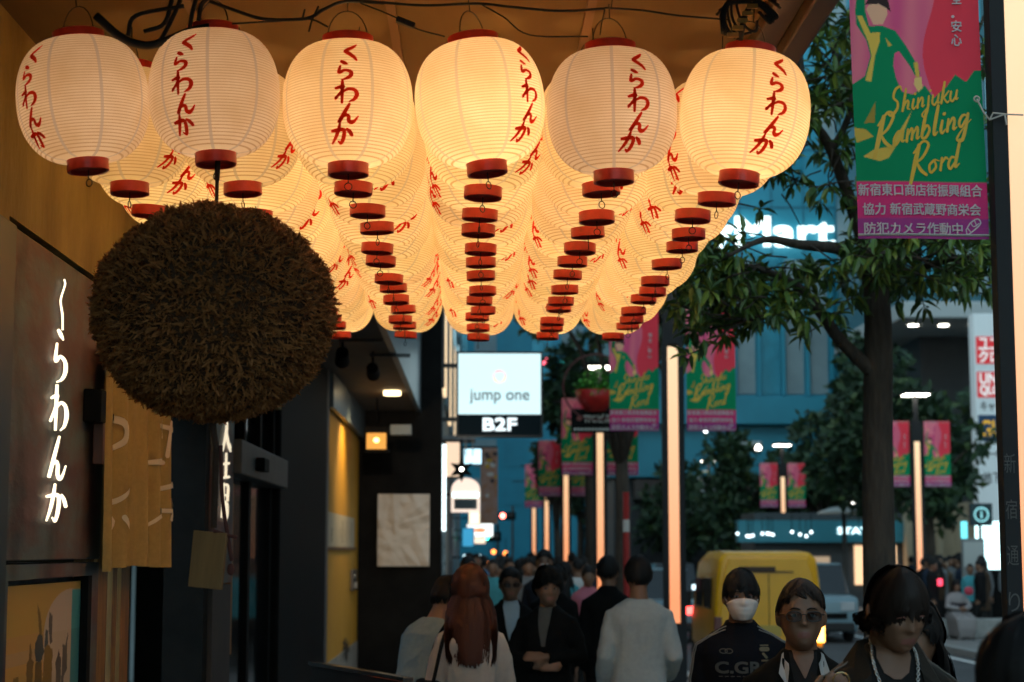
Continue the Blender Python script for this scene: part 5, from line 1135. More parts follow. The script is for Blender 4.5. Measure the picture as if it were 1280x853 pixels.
def hand_pts(mb, w, e, tip_dir, palm_n, curl=.5, det=True):
    """palm, four fingers and a thumb from the wrist w; e: elbow"""
    f = tip_dir.normalized(); s = f.cross(palm_n).normalized(); n_ = s.cross(f).normalized()
    pc = w+f*.048
    mb.ell(pc, (.040,.016,.050), 12, 8, rot=Matrix((s, n_, f)).transposed())
    mb.tube([w-f*.02, w+f*.02], [.026,.026], 8)
    L = (.066,.076,.071,.055)
    for i in range(4):
        b = w+f*.088+s*(.028-.0185*i); c = curl*(1+.1*i); l = L[i]; d = f
        pts = [b-f*.03, b]
        for k, fr in enumerate((.45,.32,.23)):
            a = c*(k+.6)*.55; d = (f*math.cos(a)+n_*math.sin(a)); pts.append(pts[-1]+d*l*fr)
        mb.tube(pts, [.0105,.0105,.0098,.0088,.0072], 7)
    tb = w+f*.022+s*.026; mb.tube([tb, tb+(f*.5+s*.75+n_*.25)*.036, tb+(f*.9+s*.7+n_*.5)*.062, tb+(f*1.2+s*.5+n_*.7)*.075], [.0135,.0125,.0105,.008], 7)
ROOT = {}
def person(label, X, Y, rz, H, top=(.03,.03,.03), bottom=(.02,.02,.025), hair='short', hairm=None, group=None, arms=None, stride=0., lean=0., tilt=(0,0,0), vox=.02, build_=.92, top_kind='jacket', z=0., sleeves=1.0, skirt=False, glasses=False, eyes=False, cloth_name=None, shoes=True, seat=False, extras=None, fat=1.0, hp=None, part=0.0):
    cx = X; t = thing("person", label, "person", (X, Y, z), rz, group)
    hc = Vector((0,-.012,H-HZ-.004)); hip = H*.52; rx_, ry_, rz_ = tilt; neckp = Vector((0,.012,H*.845))
    hip_piv = Vector((0,0,hip+.03))
    def bend(p):
        if lean and p.z > hip-.05:
            k = sstep(hip-.05, hip+.22, p.z); return tf(p, hip_piv, rx=lean*k)
        return p
    def hd(p): return bend(tf(p, neckp, rx_, ry_, rz_))
    B = build_; s_ = H/1.72
    det = vox <= .012
    A = arms or {}
    def arm(side):
        a = A.get(side, {}); sg = 1 if side == 'L' else -1
        sh = Vector((sg*.165*B*s_, .01, H*.788)); el = Vector(a['e']) if 'e' in a else sh+Vector((sg*.032,.03,-.285*s_)); wr = Vector(a['w']) if 'w' in a else el+Vector((-sg*.01,-.07,-.245*s_))
        f = Vector(a['f']) if 'f' in a else (wr-el).normalized(); n_ = Vector(a['n']) if 'n' in a else Vector((-sg,0,.1))
        return bend(sh), bend(el), bend(wr), f, n_, a.get('curl', .55)
    AR = {k: arm(k) for k in ('L','R')}
    def leg(side):
        sg = 1 if side == 'L' else -1; st = stride*sg
        hp_ = Vector((sg*.088*s_,0,hip)); 
        if seat: return hp_, Vector((sg*.11,-.42,hip+.02)), Vector((sg*.11,-.44,hip-.42)), Vector((0,-1,0))
        an = Vector((sg*.095, -st*.5+.02, .085+max(0,-st)*.12)); kn = (hp_+an)/2+Vector((sg*.006,-.03-abs(st)*.06-max(0,-st)*.05,.0)); return hp_, kn, an, Vector((0,-1,-.12*(1 if st < 0 else -.3))).normalized()
    LG = {k: leg(k) for k in ('L','R')}
    def ring(zf, hw, hd_, yo=0, n=20, grow=0, ex=2.6):
        out = []
        for j in range(n):
            a = 2*math.pi*j/n; c, q = math.cos(a), math.sin(a); r_ = (abs(c)**ex+abs(q)**ex)**(-1/ex)
            out.append(bend(Vector((c*r_*(hw*B*s_+grow), q*r_*(hd_*fat*s_+grow)+yo, zf*H))))
        return out
    TOR = [(.50,.155,.100,0),(.55,.160,.105,.005),(.61,.145,.098,.0),(.67,.148,.102,-.005),(.73,.165,.112,-.006),(.78,.176,.105,.004),(.81,.168,.082,.012),(.83,.115,.066,.014)]
    # ---- body (one continuous surface)
    mb = MB(); mb.loft([ring(*q) for q in TOR]+[ring(.85,.058,.055,.014)])
    nu, nv = (72, 60) if det else (28, 22); vs = []
    for i in range(nv+1):
        th = math.pi*i/nv
        for j in range(nu):
            a = 2*math.pi*j/nu; vs.append(hd(hc+face((math.sin(th)*math.cos(a), math.sin(th)*math.sin(a), math.cos(th)))))
    mb.add(vs, [(i*nu+j,(i+1)*nu+j,(i+1)*nu+(j+1)%nu,i*nu+(j+1)%nu) for i in range(nv) for j in range(nu)])
    mb.tube([bend(Vector((0,.03,H*.80))), hd(hc+Vector((0,.022,-.085))), hd(hc+Vector((0,.012,-.03)))], [.066,.054,.050], 14)
    for sg in (-1,1): mb.ell(hd(hc+Vector((sg*.079,.008,-.006))), (.011,.020,.031), 10, 8, rot=Matrix.Rotation(sg*.25,3,'Z'))
    for k,(sh,el,wr,f,n_,cu) in AR.items():
        mb.tube([sh, sh*.5+el*.5, el, el*.5+wr*.5, wr], [.048,.045,.038,.036,.026], 10); hand_pts(mb, wr, el, f, n_, cu)
    for k,(hp_,kn,an,fd) in LG.items():
        mb.tube([hp_+Vector((0,0,.04)), hp_*.5+kn*.5, kn, kn*.45+an*.55, an], [.085,.074,.055,.052,.036], 12); mb.ell(an+fd*.07+Vector((0,0,-.045)), (.040,.115,.034), 10, 8)
    bm_ = remesh(mb, min(vox, .018), 1 if det else 2); bm_.name = "person"
    bm_.materials.clear(); bm_.materials.append(skinm); bm_.materials.append(lipm)
    if det:
        inv = Matrix.Rotation(rz_,3,'Z')@Matrix.Rotation(ry_,3,'Y')@Matrix.Rotation(rx_,3,'X'); iv = inv.inverted()
        for p in bm_.polygons:
            q = neckp+iv@(Vector(p.center)-neckp)-hc if not lean else Vector((9,9,9))
            if q.y < -.06 and abs(q.x) < .024-abs(q.z+.063)*.5 and -.074 < q.z < -.053: p.material_index = 1
    link(bm_, "body", t)
    # ---- clothes
    tm_ = fab(cloth_name or "cloth_%02d%02d%02d" % tuple(int(c*60) for c in top), top); bmt = fab("trousers_%02d%02d%02d" % tuple(int(c*60) for c in bottom), bottom)
    g = .022 if top_kind in ('jacket','coat') else .018
    hem = {'jacket':.455,'shirt':.47,'coat':.33,'tee':.47,'blouse':.46}[top_kind]
    mt = MB(); rings = [ring(hem,.170 if top_kind != 'coat' else .20,.118,.0,grow=g)]
    if top_kind == 'coat': rings.append(ring(.42,.178,.118,0,grow=g))
    bl = .010 if top_kind == 'blouse' else 0
    rings += [ring(a_,b_+bl,c_+bl*.6,d_,grow=g) for a_,b_,c_,d_ in [q for q in TOR if q[0] > hem+.03]]
    rings.append(ring(.848,.072,.064,.016,grow=g*.6)); mt.loft(rings)
    if top_kind in ('jacket','coat'): mt.tube([bend(Vector((0,.022,H*.835))), hd(hc+Vector((0,.026,-.112)))], [.088,.074], 16)
    for k,(sh,el,wr,f,n_,cu) in AR.items():
        e2 = el+(wr-el)*(sleeves if sleeves <= 1 else 1)*.93; bz = .005 if top_kind == 'blouse' else 0
        if sleeves >= .9: si = sh*.55+bend(Vector((0,.01,H*.80)))*.45; mt.tube([si, sh, sh*.5+el*.5, el, el*.5+e2*.5, e2], [.040,.050+g*.5,.053+g*.5+bz,.047+g*.5+bz,.043+g*.5+bz,.036+g*.4], 14)
        else: q = sh+(el-sh)*.85; mt.tube([sh, sh*.5+q*.5, q], [.058,.062+bz,.060+bz], 14)
    tvox = .011 if det else max(.016, vox)
    tmesh = remesh(mt, tvox, 6 if det else 3, noise=.007 if det else 0, nsc=8, seed=len(ROOT)); tmesh.materials.clear(); tmesh.materials.append(tm_)
    tn = {'jacket':'jacket','coat':'coat','shirt':'shirt','tee':'shirt','blouse':'blouse'}[top_kind]; link(tmesh, tn, t)
    mt = MB()
    if skirt:
        mt.loft([ring(.10 if not seat else .3,.20,.19,0,grow=.02),ring(.35,.185,.15,0,grow=.02),ring(.50,.165,.108,0,grow=.016),ring(.60,.145,.098,0,grow=.016)])
    else:
        mt.loft([ring(.475,.150,.102,0,grow=.004),ring(.52,.156,.103,.003,grow=.003),ring(.60,.142,.096,0,grow=.002)])
        for k,(hp_,kn,an,fd) in LG.items(): mt.tube([hp_+Vector((0,0,.06)), hp_*.55+kn*.45, kn, kn*.4+an*.6, an+Vector((0,0,-.02))], [.088,.090,.074,.070,.062], 14)
    me_ = remesh(mt, max(.014, vox), 3, noise=.008 if det else 0, nsc=7, seed=len(ROOT)+5); me_.materials.clear(); me_.materials.append(bmt); link(me_, "skirt" if skirt else "trousers", t)
    for k,(hp_,kn,an,fd) in LG.items():
        m = MB(); r_ = Matrix.Rotation(math.asin(max(-1,min(1,-fd.z)))*1.0,3,'X'); m.ell(an+fd*.075+Vector((0,0,-.042)), (.050,.140,.046), 12, 8, rot=r_, fn=lambda p: Vector((p.x, p.y, max(p.z,-.034)))); m.build("shoe", vblack, t, smooth=True)
    # ---- hair
    hm = hairm or hair_k; rnd = random.Random(len(ROOT)*7+1); hb = MB()
    P_ = {'short':(1.08,1.50,1.95,.016,0,0),'bowl':(1.42,1.62,2.05,.014,0,.0),'long':(1.05,1.75,1.9,.020,.42,0),'curly':(1.18,1.62,1.95,.030,0,1),'swept':(.98,1.42,1.92,.017,0,0),'bang':(1.52,1.78,2.05,.024,.03,0),'bob':(1.2,1.8,2.0,.022,.12,0)}[hair]
    if hp: P_ = hp
    tf_, ts_, tb_, thk, drop, curl = P_
    def tend(a): c = -math.cos(a); pa = part*math.exp(-(((a+.25+math.pi)%(2*math.pi)-math.pi)/.22)**2); return -pa+ ts_+(tf_-ts_)*max(0,-c)**1.3 if c < 0 else -pa+ts_+(tb_-ts_)*c      # a=0 front
    def hpos(th, a, off):
        d = Vector((math.sin(th)*math.sin(a), -math.sin(th)*math.cos(a), math.cos(th))); p = face((d.x,d.y,d.z)); nn = Vector((d.x/HX,d.y/HY,d.z/HZ)).normalized(); return hc+p+nn*off
    sd = len(ROOT)*5.3
    def hl(a): return tend(a)+.10*mnoise.noise(Vector((math.sin(a)*5, math.cos(a)*5, sd)))+.05*mnoise.noise(Vector((math.sin(a)*13, math.cos(a)*13, sd)))
    def vol(th, a):
        n1 = mnoise.noise(Vector((math.sin(a)*2.2+sd, math.cos(a)*2.2, th*1.4))); n2 = mnoise.noise(Vector((math.sin(a)*6+sd, math.cos(a)*6, th*1.6)))
        return .75+.30*math.cos(min(th,1.5))+n1*.55+n2*.5
    na, nt2 = (72, 20) if det else (28, 10); vs = []
    for i in range(nt2+1):
        for j in range(na):
            a = 2*math.pi*j/na; th = max(.001, hl(a)*.94*i/nt2); e_ = 1-.85*(i/nt2)**4
            o_ = thk*.8*vol(th,a)*e_+(mnoise.noise(Vector((math.sin(a)*4,math.cos(a)*4,th*4)))*.012 if curl else 0); vs.append(hd(hpos(th, a, max(.002, o_))))
    hb.add(vs, [(i*na+j,(i+1)*na+j,(i+1)*na+(j+1)%na,i*na+(j+1)%na) for i in range(nt2) for j in range(na)])
    nl = 2600 if det else (240 if vox <= .02 else 0)
    if hair == 'long': nl = 3400
    ncl = 90; CL = [(rnd.uniform(0,2*math.pi), rnd.gauss(0,.07), rnd.uniform(-.5,1.0), rnd.gauss(0,.16)) for _ in range(ncl)]
    for i in range(nl):
        ca, dl, dv, csw = CL[rnd.randrange(ncl)]; a = ca+rnd.gauss(0,.12); csw = csw*.2 if hair == 'long' else csw; te = max(.3, tend(ca)+dl+rnd.gauss(0,.03)); t0 = te*rnd.random()**1.3*.8; ns = 7; pts = []; jit = thk*.30*dv+rnd.uniform(-.002,.003); sw = csw
        for k in range(ns+1):
            u_ = k/ns; th = t0+(te-t0)*u_; aa = a+(ca-a)*(.15 if hair == "long" else .75)*u_*u_+sw*u_*u_
            if curl: aa += .16*math.sin(u_*9+i)
            p = hpos(max(.02,th), aa, max(.003, thk*.85*vol(max(.02,th),aa)*(1-.5*u_**3)+jit*(.4+.6*u_))+(.008*math.sin(u_*11+i*1.7) if curl else 0)); pts.append(hd(p))
        if drop and (math.cos(a) < .35):
            dd = drop*rnd.uniform(.75,1.05); e0 = pts[-1]; out = Vector((e0.x, e0.y-neckp.y, 0)); out = out.normalized() if out.length > .01 else Vector((0,1,0))
            for k in range(1,7):
                u_ = k/6; q = e0+Vector((0,0,-dd*u_))+out*(.035*math.sin(min(1,u_*1.4)*1.57))*(1.4 if out.y > 0 else .8)+Vector((.010*math.sin(u_*6+i),.012*max(0,out.y)*u_,0)); q.x *= 1-.12*u_; 
                if q.z < H*.84 and q.y < .115 and out.y > -.2: q.y = max(q.y, .105*min(1,(H*.86-q.z)/.06))
                pts.append(q)
        k = len(pts); w0 = rnd.uniform(.0035,.008)*(1.5 if hair == 'long' else 1); tang = Vector((math.cos(a), math.sin(a), 0)); L = []
        for q_, p in enumerate(pts):
            w_ = w0*(1-.75*(q_/(k-1))**2); dd_ = (pts[min(q_+1,k-1)]-pts[max(q_-1,0)]); s2 = tang; L += [p-s2*w_, p+s2*w_]
        hb.add(L, [(2*q_,2*q_+2,2*q_+3,2*q_+1) for q_ in range(k-1)])
    ho = hb.build("hair", hm, t, smooth=True)
    # ---- face details
    if eyes:
        for sg in (-1,1):
            m = MB(); c_ = hd(hc+Vector((sg*.031,-.0775,.003))); m.ell(c_, (.0115,.0095,.0055), 14, 10); m.ell(c_+Vector((0,-.0052,0)), (.0062,.0052,.0062), 12, 8, 1); o = m.build("eye", [eyew, eyed], t, smooth=True)
            m = MB(); P = [hd(hc+Vector((sg*x,y,z_))) for x,y,z_ in ((.012,-.0905,.0225),(.024,-.0925,.0275),(.037,-.088,.0275),(.048,-.079,.0215))]; m.tube(P, [.0020,.0028,.0026,.0012], 6); m.build("eyebrow", hm, t, smooth=True)
            m = MB(); P = [hd(hc+Vector((sg*x,y,z_))) for x,y,z_ in ((.018,-.0865,.0065),(.026,-.090,.0115),(.036,-.0885,.0110),(.046,-.080,.005))]; m.tube(P, .0021, 6); m.build("eyelid", lipm, t, smooth=True)
    if glasses:
        m = MB(); lens = MB()
        for sg in (-1,1):
            P = [hd(hc+Vector((sg*.034+.0255*math.copysign(abs(math.cos(a))**.7,math.cos(a)), -.1035-.0+abs(.0255*math.cos(a)*(1 if math.cos(a)*sg > 0 else 0))*.22, -.001+.0165*math.copysign(abs(math.sin(a))**.7,math.sin(a))))) for a in [2*math.pi*i/20 for i in range(20)]]
            m.tube(P+[P[0],P[1]], .0020, 6); lens.add(P, [tuple(range(20))])
            m.tube([hd(hc+Vector((sg*.0595,-.097,.006))), hd(hc+Vector((sg*.079,-.02,.008))), hd(hc+Vector((sg*.080,.012,.0)))], .0022, 6)
        m.tube([hd(hc+Vector((-.009,-.1035,.004))), hd(hc+Vector((0,-.1065,.007))), hd(hc+Vector((.009,-.1035,.004)))], .0020, 6); go = m.build("glasses", mat("glasses_black", (.015,.012,.012), .3), t, smooth=True)
        lens.build("lens", lens_mat(), go)
    ROOT[label] = t
    return t, dict(hd=hd, hc=hc, H=H, bend=bend, top=tmesh, AR=AR, neckp=neckp)
def lens_mat():
    if "lens" in MATS: return MATS["lens"]
    m = bpy.data.materials.new("lens"); m.use_nodes = True; t_ = m.node_tree; b = t_.nodes["Principled BSDF"]; tr = t_.nodes.new("ShaderNodeBsdfTransparent"); tr.inputs[0].default_value = (.42,.38,.36,1); b.inputs["Base Color"].default_value = (.02,.02,.02,1); b.inputs["Roughness"].default_value = .05
    mx_ = t_.nodes.new("ShaderNodeMixShader"); mx_.inputs[0].default_value = .18; t_.links.new(tr.outputs[0], mx_.inputs[1]); t_.links.new(b.outputs[0], mx_.inputs[2]); t_.links.new(mx_.outputs[0], t_.nodes["Material Output"].inputs[0]); MATS["lens"] = m; return m
def projector(me):
    vs = [v.co.copy() for v in me.vertices]; bv = BVHTree.FromPolygons(vs, [tuple(p.vertices) for p in me.polygons])
    def f(x, z, l=0, back=False):
        h = bv.ray_cast(Vector((x, 3 if back else -3, z)), Vector((0, -1 if back else 1, 0)))
        return (h[0]+Vector((0, (.004+l)*(1 if back else -1), 0))) if h[0] else Vector((x, 0, z))
    return f
def patch(poly_rows, pf, name, m, parent, lift=.003):
    """rows of (z, x0, x1) laid on the front of a garment"""
    mb = MB(); n = 10; vs = []
    rows = []
    for i in range(len(poly_rows)-1):
        (za,a0,a1),(zb,b0,b1) = poly_rows[i], poly_rows[i+1]
        for k in range(6): t_ = k/6; rows.append((za+(zb-za)*t_, a0+(b0-a0)*t_, a1+(b1-a1)*t_))
    rows.append(poly_rows[-1])
    for z_,a0,a1 in rows: vs += [pf(a0+(a1-a0)*j/n, z_, lift) for j in range(n+1)]
    mb.add(vs, [(i*(n+1)+j,(i+1)*(n+1)+j,(i+1)*(n+1)+j+1,i*(n+1)+j+1) for i in range(len(rows)-1) for j in range(n)]); o = mb.build(name, m, parent, smooth=True)
    md = None; return o
def pos(px, Y): return at(px, 700, Y).x
def face_to_cam(x, y): return math.atan2(x, -(-y))*-1.0     # rotation that turns -Y of the figure to the camera
# --- masked man in a dark track top
Y = 8.5; x = pos(925, Y)
t, D = person("man in a white face mask and black piped track top before the yellow van", x, Y, face_to_cam(x,Y)*.8+.10, 1.705, (0.0072,0.0078,0.0108), (.015,.015,.018), 'bang', eyes=True, vox=.0065, stride=.25, cloth_name="track_top_black", part=.22, hp=(1.40,1.52,1.95,.015,.0,0), build_=1.0)
pf = projector(D['top']); hd, hc, H = D['hd'], D['hc'], D['H']
m = MB(); nu, nv = 24, 14; vs = []
for i in range(nv+1):
    for j in range(nu+1):
        u_ = -1+2*j/nu; v_ = i/nv; th = 1.60+.22*abs(u_)**2+v_*(1.10-.30*abs(u_)**2); a_ = u_*1.12; d = Vector((math.sin(th)*math.sin(a_), -math.sin(th)*math.cos(a_), math.cos(th))); d0 = face((d.x,d.y,d.z)); 
        bulge = .010+.017*math.exp(-(u_*1.9)**2)*math.sin(min(1,v_*1.05)*math.pi)**.7+.0016*math.sin(v_*22)*(1-abs(u_)); q = Vector((d0.x, min(d0.y, -.084*math.cos(a_*.75)) if abs(u_) < .5 else d0.y, d0.z)); vs.append(hd(hc+q+Vector((d.x,d.y,0)).normalized()*bulge))
m.add(vs, [(i*(nu+1)+j,(i+1)*(nu+1)+j,(i+1)*(nu+1)+j+1,i*(nu+1)+j+1) for i in range(nv) for j in range(nu)])
mo = m.build("face_mask", mat("mask_white", (.62,.56,.53), .8), t, smooth=True); md = mo.modifiers.new("thick", 'SOLIDIFY'); md.thickness = .002
m = MB()
for sg in (-1,1): m.tube([hd(hc+Vector((sg*.070,-.045,-.02))), hd(hc+Vector((sg*.084,-.005,.004))), hd(hc+Vector((sg*.086,.014,.0)))], .0016, 5)
m.build("mask_strap", mat("mask_white"), t)
pipe = mat("piping_pale", (.24,.23,.22), .6); m = MB()
for sg in (-1,1):
    for o_ in (0, .022):
        sh, el, wr = D['AR']['L' if sg > 0 else 'R'][:3]
        P = [Vector((sg*(.075+o_*.3), -.035-o_*.9, H*.852-o_*.6)), Vector((sg*.13,-.030-o_*1.2,H*.848-o_*.4)), sh+Vector((sg*.025,-.035-o_*1.3,.085-o_*.2)), sh+Vector((sg*.085,-.022-o_*1.3,.03)), sh*.5+el*.5+Vector((sg*.082,-.02-o_,0)), el+Vector((sg*.068,-.02-o_*.8,0)), wr+Vector((sg*.05,-.02,.03))]
        bv = BVHTree.FromPolygons([v.co.copy() for v in D['top'].vertices], [tuple(p_.vertices) for p_ in D['top'].polygons]); S = [Vector(s) for s in catmull([tuple(p_) for p_ in P], 6)]; Q = []
        for s in S: h = bv.find_nearest(s); Q.append(h[0]+h[1]*.002)
        m.tube(Q, .0026, 5)
m.build("piping", pipe, t, smooth=True)
m = MB(); put_text(m, "C.GRA", lambda a,b,k=0: pf(a,b,.001+k), -.135, H*.727, .27, .050, embolden=.0022); 
for i in range(9): put_stroke(m, [(-.12+i*.027, H*.718, .004), (-.105+i*.027, H*.718, .004)], lambda a,b,l=0: pf(a,b,.001+l))
m.build("lettering", mat("print_grey", (.06,.057,.05), .7), t)
m = MB()
for sx in (-.012,.012): put_stroke(m, [(-.085+sx+.017*math.cos(a_), H*.785+.010*math.sin(a_), .004) for a_ in [2*math.pi*i/10 for i in range(11)]], lambda a,b,l=0: pf(a,b,.001+l))
m.build("emblem", mat("print_grey"), t)
m = MB()
for pl in ([(.075,H*.800,.006),(.11,H*.800,.006)],[(.078,H*.790,.02),(.107,H*.790,.02)],[(.085,H*.778,.012),(.10,H*.768,.012)],[(.078,H*.760,.008),(.108,H*.760,.008)]): put_stroke(m, pl, lambda a,b,l=0: pf(a,b,.001+l))
m.build("crest", mat("crest_gold", (.11,.085,.04), .6), t)
# --- man with glasses
Y = 6.35; x = pos(1000, Y)
t, D = person("older man with dark rimmed glasses and an open pale collar under a black jacket", x, Y, face_to_cam(x,Y)*.8+.06, 1.692, (0.0084,0.0084,0.0078), (.02,.02,.02), 'swept', hairm=hair_br, glasses=True, eyes=True, vox=.0055, stride=-.2, cloth_name="jacket_black", hp=(.80,1.40,1.95,.012,0,0), tilt=(R(-2),0,0))
pf = projector(D['top']); H = D['H']
patch([(H*.868,-.050,.050),(H*.83,-.046,.046),(H*.78,-.032,.032),(H*.735,-.012,.012)], pf, "shirt", fab("shirt_black", (.02,.019,.019)), t, .002)
patch([(H*.872,-.040,.040),(H*.845,-.034,.034),(H*.818,-.012,.012),(H*.806,-.002,.002)], pf, "neck_opening", skinm, t, .006)
cm_ = mat("collar_pale", (.40,.39,.38), .7)
for sg in (-1,1):
    P = [(.050,H*.862),(.072,H*.852),(.088,H*.815),(.062,H*.790),(.052,H*.825)]; m = MB(); V = [pf(sg*a, b, .010) for a,b in P]; V2 = [v+Vector((0,.004,0)) for v in V]; m.add(V+V2, [(0,1,2,3,4),(9,8,7,6,5)]+[(i,(i+1)%5,5+(i+1)%5,5+i) for i in range(5)]); m.build("collar", cm_, t)
# --- long-haired man with chain
Y = 5.2; x = pos(1106, Y)
t, D = person("young man with long dark fringe looking down, silver chain over a dark leather jacket", x, Y, face_to_cam(x,Y)*.8+.22, 1.775, (.022,.020,.017), (.015,.015,.015), 'bowl', hairm=hair_br, eyes=True, vox=.0055, tilt=(R(20),R(-3),R(14)), cloth_name="leather_dark",
   arms={'R': dict(e=(-.27,-.06,1.19), w=(-.24,-.25,1.335), f=(.22,-.12,.95), n=(.5,.6,.1), curl=1.15)}, part=.25, hp=(1.50,1.74,2.05,.008,.03,0))
MATS["leather_dark"].node_tree.nodes["Principled BSDF"].inputs["Roughness"].default_value = .42
pf = projector(D['top']); H = D['H']; hd, hc = D['hd'], D['hc']
patch([(H*.862,-.062,.062),(H*.82,-.075,.075),(H*.76,-.070,.070),(H*.66,-.05,.05)], pf, "inner_shirt", fab("shirt_black"), t, .003)
patch([(H*.868,-.045,.045),(H*.845,-.050,.050),(H*.822,-.035,.035),(H*.812,-.01,.01)], pf, "neck_opening", skinm, t, .007)
for sg in (-1,1):
    P = [(.052,H*.872),(.085,H*.868),(.125,H*.838),(.135,H*.790),(.085,H*.765),(.072,H*.82)]; m = MB(); V = [pf(sg*a, b, .014) for a,b in P]; V2 = [v+Vector((0,.006,0)) for v in V]; n = 6; m.add(V+V2, [tuple(range(n)), tuple(range(2*n-1,n-1,-1))]+[(i,(i+1)%n,n+(i+1)%n,n+i) for i in range(n)]); m.build("collar", MATS["leather_dark"], t, bevel=.002)
m = MB(); C = catmull([(-.055,H*.868),(-.062,H*.84),(-.045,H*.79),(-.015,H*.755),(.02,H*.757),(.050,H*.80),(.066,H*.845),(.056,H*.870)], 12)
for i, q in enumerate(C):
    c_ = pf(q[0], q[1], .014); c2 = pf(*C[min(i+1,len(C)-1)][:2], .014); d = (c2-c_); d = d.normalized() if d.length > 1e-5 else Vector((0,0,1)); u, v = orth(d); k = i % 2
    ru, rv = (u, v) if k else (v, u); m.tube([c_+d*.0062*math.cos(a_)+ru*.0042*math.sin(a_) for a_ in [2*math.pi*j/8 for j in range(9)]], .0016, 5, caps=False)
m.build("chain", mat("silver_chain", (.75,.73,.70), .18, 1), t, smooth=True)
m = MB(); 
for sg in (-1,1):
    sh, el, wr = D['AR']['L' if sg > 0 else 'R'][:3]; bv = BVHTree.FromPolygons([v.co.copy() for v in D['top'].vertices], [tuple(p_.vertices) for p_ in D['top'].polygons]); P = [Vector((sg*.10,-.03,H*.862)), sh+Vector((-sg*.02,-.03,.09)), sh+Vector((sg*.06,-.03,.06)), sh*.5+el*.5+Vector((sg*.08,-.02,0)), el+Vector((sg*.07,0,0))]; Q = []
    for s in catmull([tuple(p_) for p_ in P], 7): h = bv.find_nearest(Vector(s)); Q.append(h[0]+h[1]*.002)
    m.tube(Q, .0028, 5)
m.build("seam_piping", mat("piping_dim", (.16,.14,.12), .4), t, smooth=True)
wr, f_ = D['AR']['R'][2], D['AR']['R'][3]; m = MB(); c_ = wr+f_.normalized()*.10+Vector((.01,-.035,.0)); m.tube([c_+Vector((.022*math.cos(a_), -.003, .022*math.sin(a_)+.02)) for a_ in [2*math.pi*i/16 for i in range(17)]], .0022, 6, caps=False); tag(m.build("ring_clip", mat("gold_metal", (.7,.5,.25), .2, 1), loc=(0,0,0)), "small shiny metal ring held in the hand of the man with the chain", "ring")
bpy.data.objects["ring_clip"].matrix_world = Matrix.Translation((x, Y, 0))@Matrix.Rotation(t.rotation_euler.z,4,'Z')
# --- dark figures at the right edge
Y = 3.3; x = pos(1285, Y)
person("dark haired person close at the right edge, seen from behind before the lit lamp", x, Y, R(172), 1.66, (0.0072,0.0072,0.0072), (.015,.015,.015), 'bob', vox=.012, hp=(1.2,1.8,2.0,.030,.16,0))
Y = 6.3; x = pos(1142, Y)
person("dark coated person mostly hidden behind the young man with the chain", x, Y, R(-20), 1.62, (0.0078,0.0078,0.0078), (.015,.015,.015), 'long', vox=.016, build_=1.05, hp=(1.2,1.8,2.0,.024,.22,0), top_kind='coat')
# --- people on the pavement in the middle
Y = 11.4; x = pos(798, Y)
person("man in a pale grey long sleeved shirt walking away down the pavement", x, Y, R(178), 1.765, (.34,.38,.39), (.013,.013,.015), 'short', vox=.011, top_kind='shirt', stride=.28, build_=.94, hp=(1.1,1.55,2.0,.014,0,0), fat=1.0,
   arms={'L': dict(e=(.215,.03,1.14), w=(.225,-.10,.93)), 'R': dict(e=(-.215,.05,1.14), w=(-.19,-.14,1.0))})
Y = 14.4; x = pos(760, Y)
person("man in a black suit walking away, left of the pale shirted man", x, Y, R(176), 1.75, (0.0072,0.0078,0.0096), (.012,.012,.014), 'short', vox=.014, stride=-.25, build_=.95)
Y = 9.1; x = pos(588, Y)
person("woman with long auburn hair and a white blouse, seen from behind", x, Y, R(183), 1.715, (.44,.40,.37), (.014,.013,.014), 'long', hairm=hair_red, vox=.011, top_kind='blouse', build_=.72, hp=(1.1,1.72,1.85,.022,.31,0), stride=.1,
   arms={'L': dict(e=(.165,-.02,1.14), w=(.14,-.20,1.03)), 'R': dict(e=(-.175,-.05,1.15), w=(-.10,-.24,1.10))})
t = ROOT["woman with long auburn hair and a white blouse, seen from behind"]
bg = thing("shoulder_bag", "black shoulder bag under the arm of the auburn haired woman", "bag", (x-.20,Y-.02,0)); bg.rotation_euler = (0,0,R(8)); m = MB(); m.box((-.06,-.16,.88),(.06,.17,1.16)); m.build("pouch", fab("bag_black", (.012,.012,.013), .6), bg, bevel=.03); m = MB(); m.tube([Vector(s) for s in catmull([(0,.14,1.15),(.04,.11,1.33),(.10,.02,1.455),(.05,-.10,1.35),(0,-.13,1.15)],6)], .010, 6); m.build("strap", MATS["bag_black"], bg)
Y = 9.7; x = pos(516, Y)
person("man in a grey blue shirt bending forward beside the auburn haired woman", x, Y, R(140), 1.72, (.17,.22,.24), (.03,.03,.022), 'short', vox=.012, top_kind='shirt', lean=R(24), build_=.95, hp=(1.1,1.55,2.0,.018,0,0), arms={'L': dict(e=(.21,-.12,1.17), w=(.16,-.34,1.16)), 'R': dict(e=(-.21,-.12,1.17), w=(-.14,-.34,1.13))})
Y = 13.6; x = pos(638, Y)
t, D = person("man in a dark suit with light blue shirt and glasses walking towards us", x, Y, R(4), 1.665, (0.0072,0.0078,0.0102), (.05,.04,.03), 'swept', vox=.011, glasses=True, eyes=True, stride=.25)
pf = projector(D['top']); H = D['H']; patch([(H*.862,-.05,.05),(H*.83,-.062,.062),(H*.74,-.045,.045),(H*.65,-.008,.008)], pf, "shirt", fab("shirt_blue", (.30,.42,.52)), t, .004)
Y = 12.2; x = pos(684, Y)
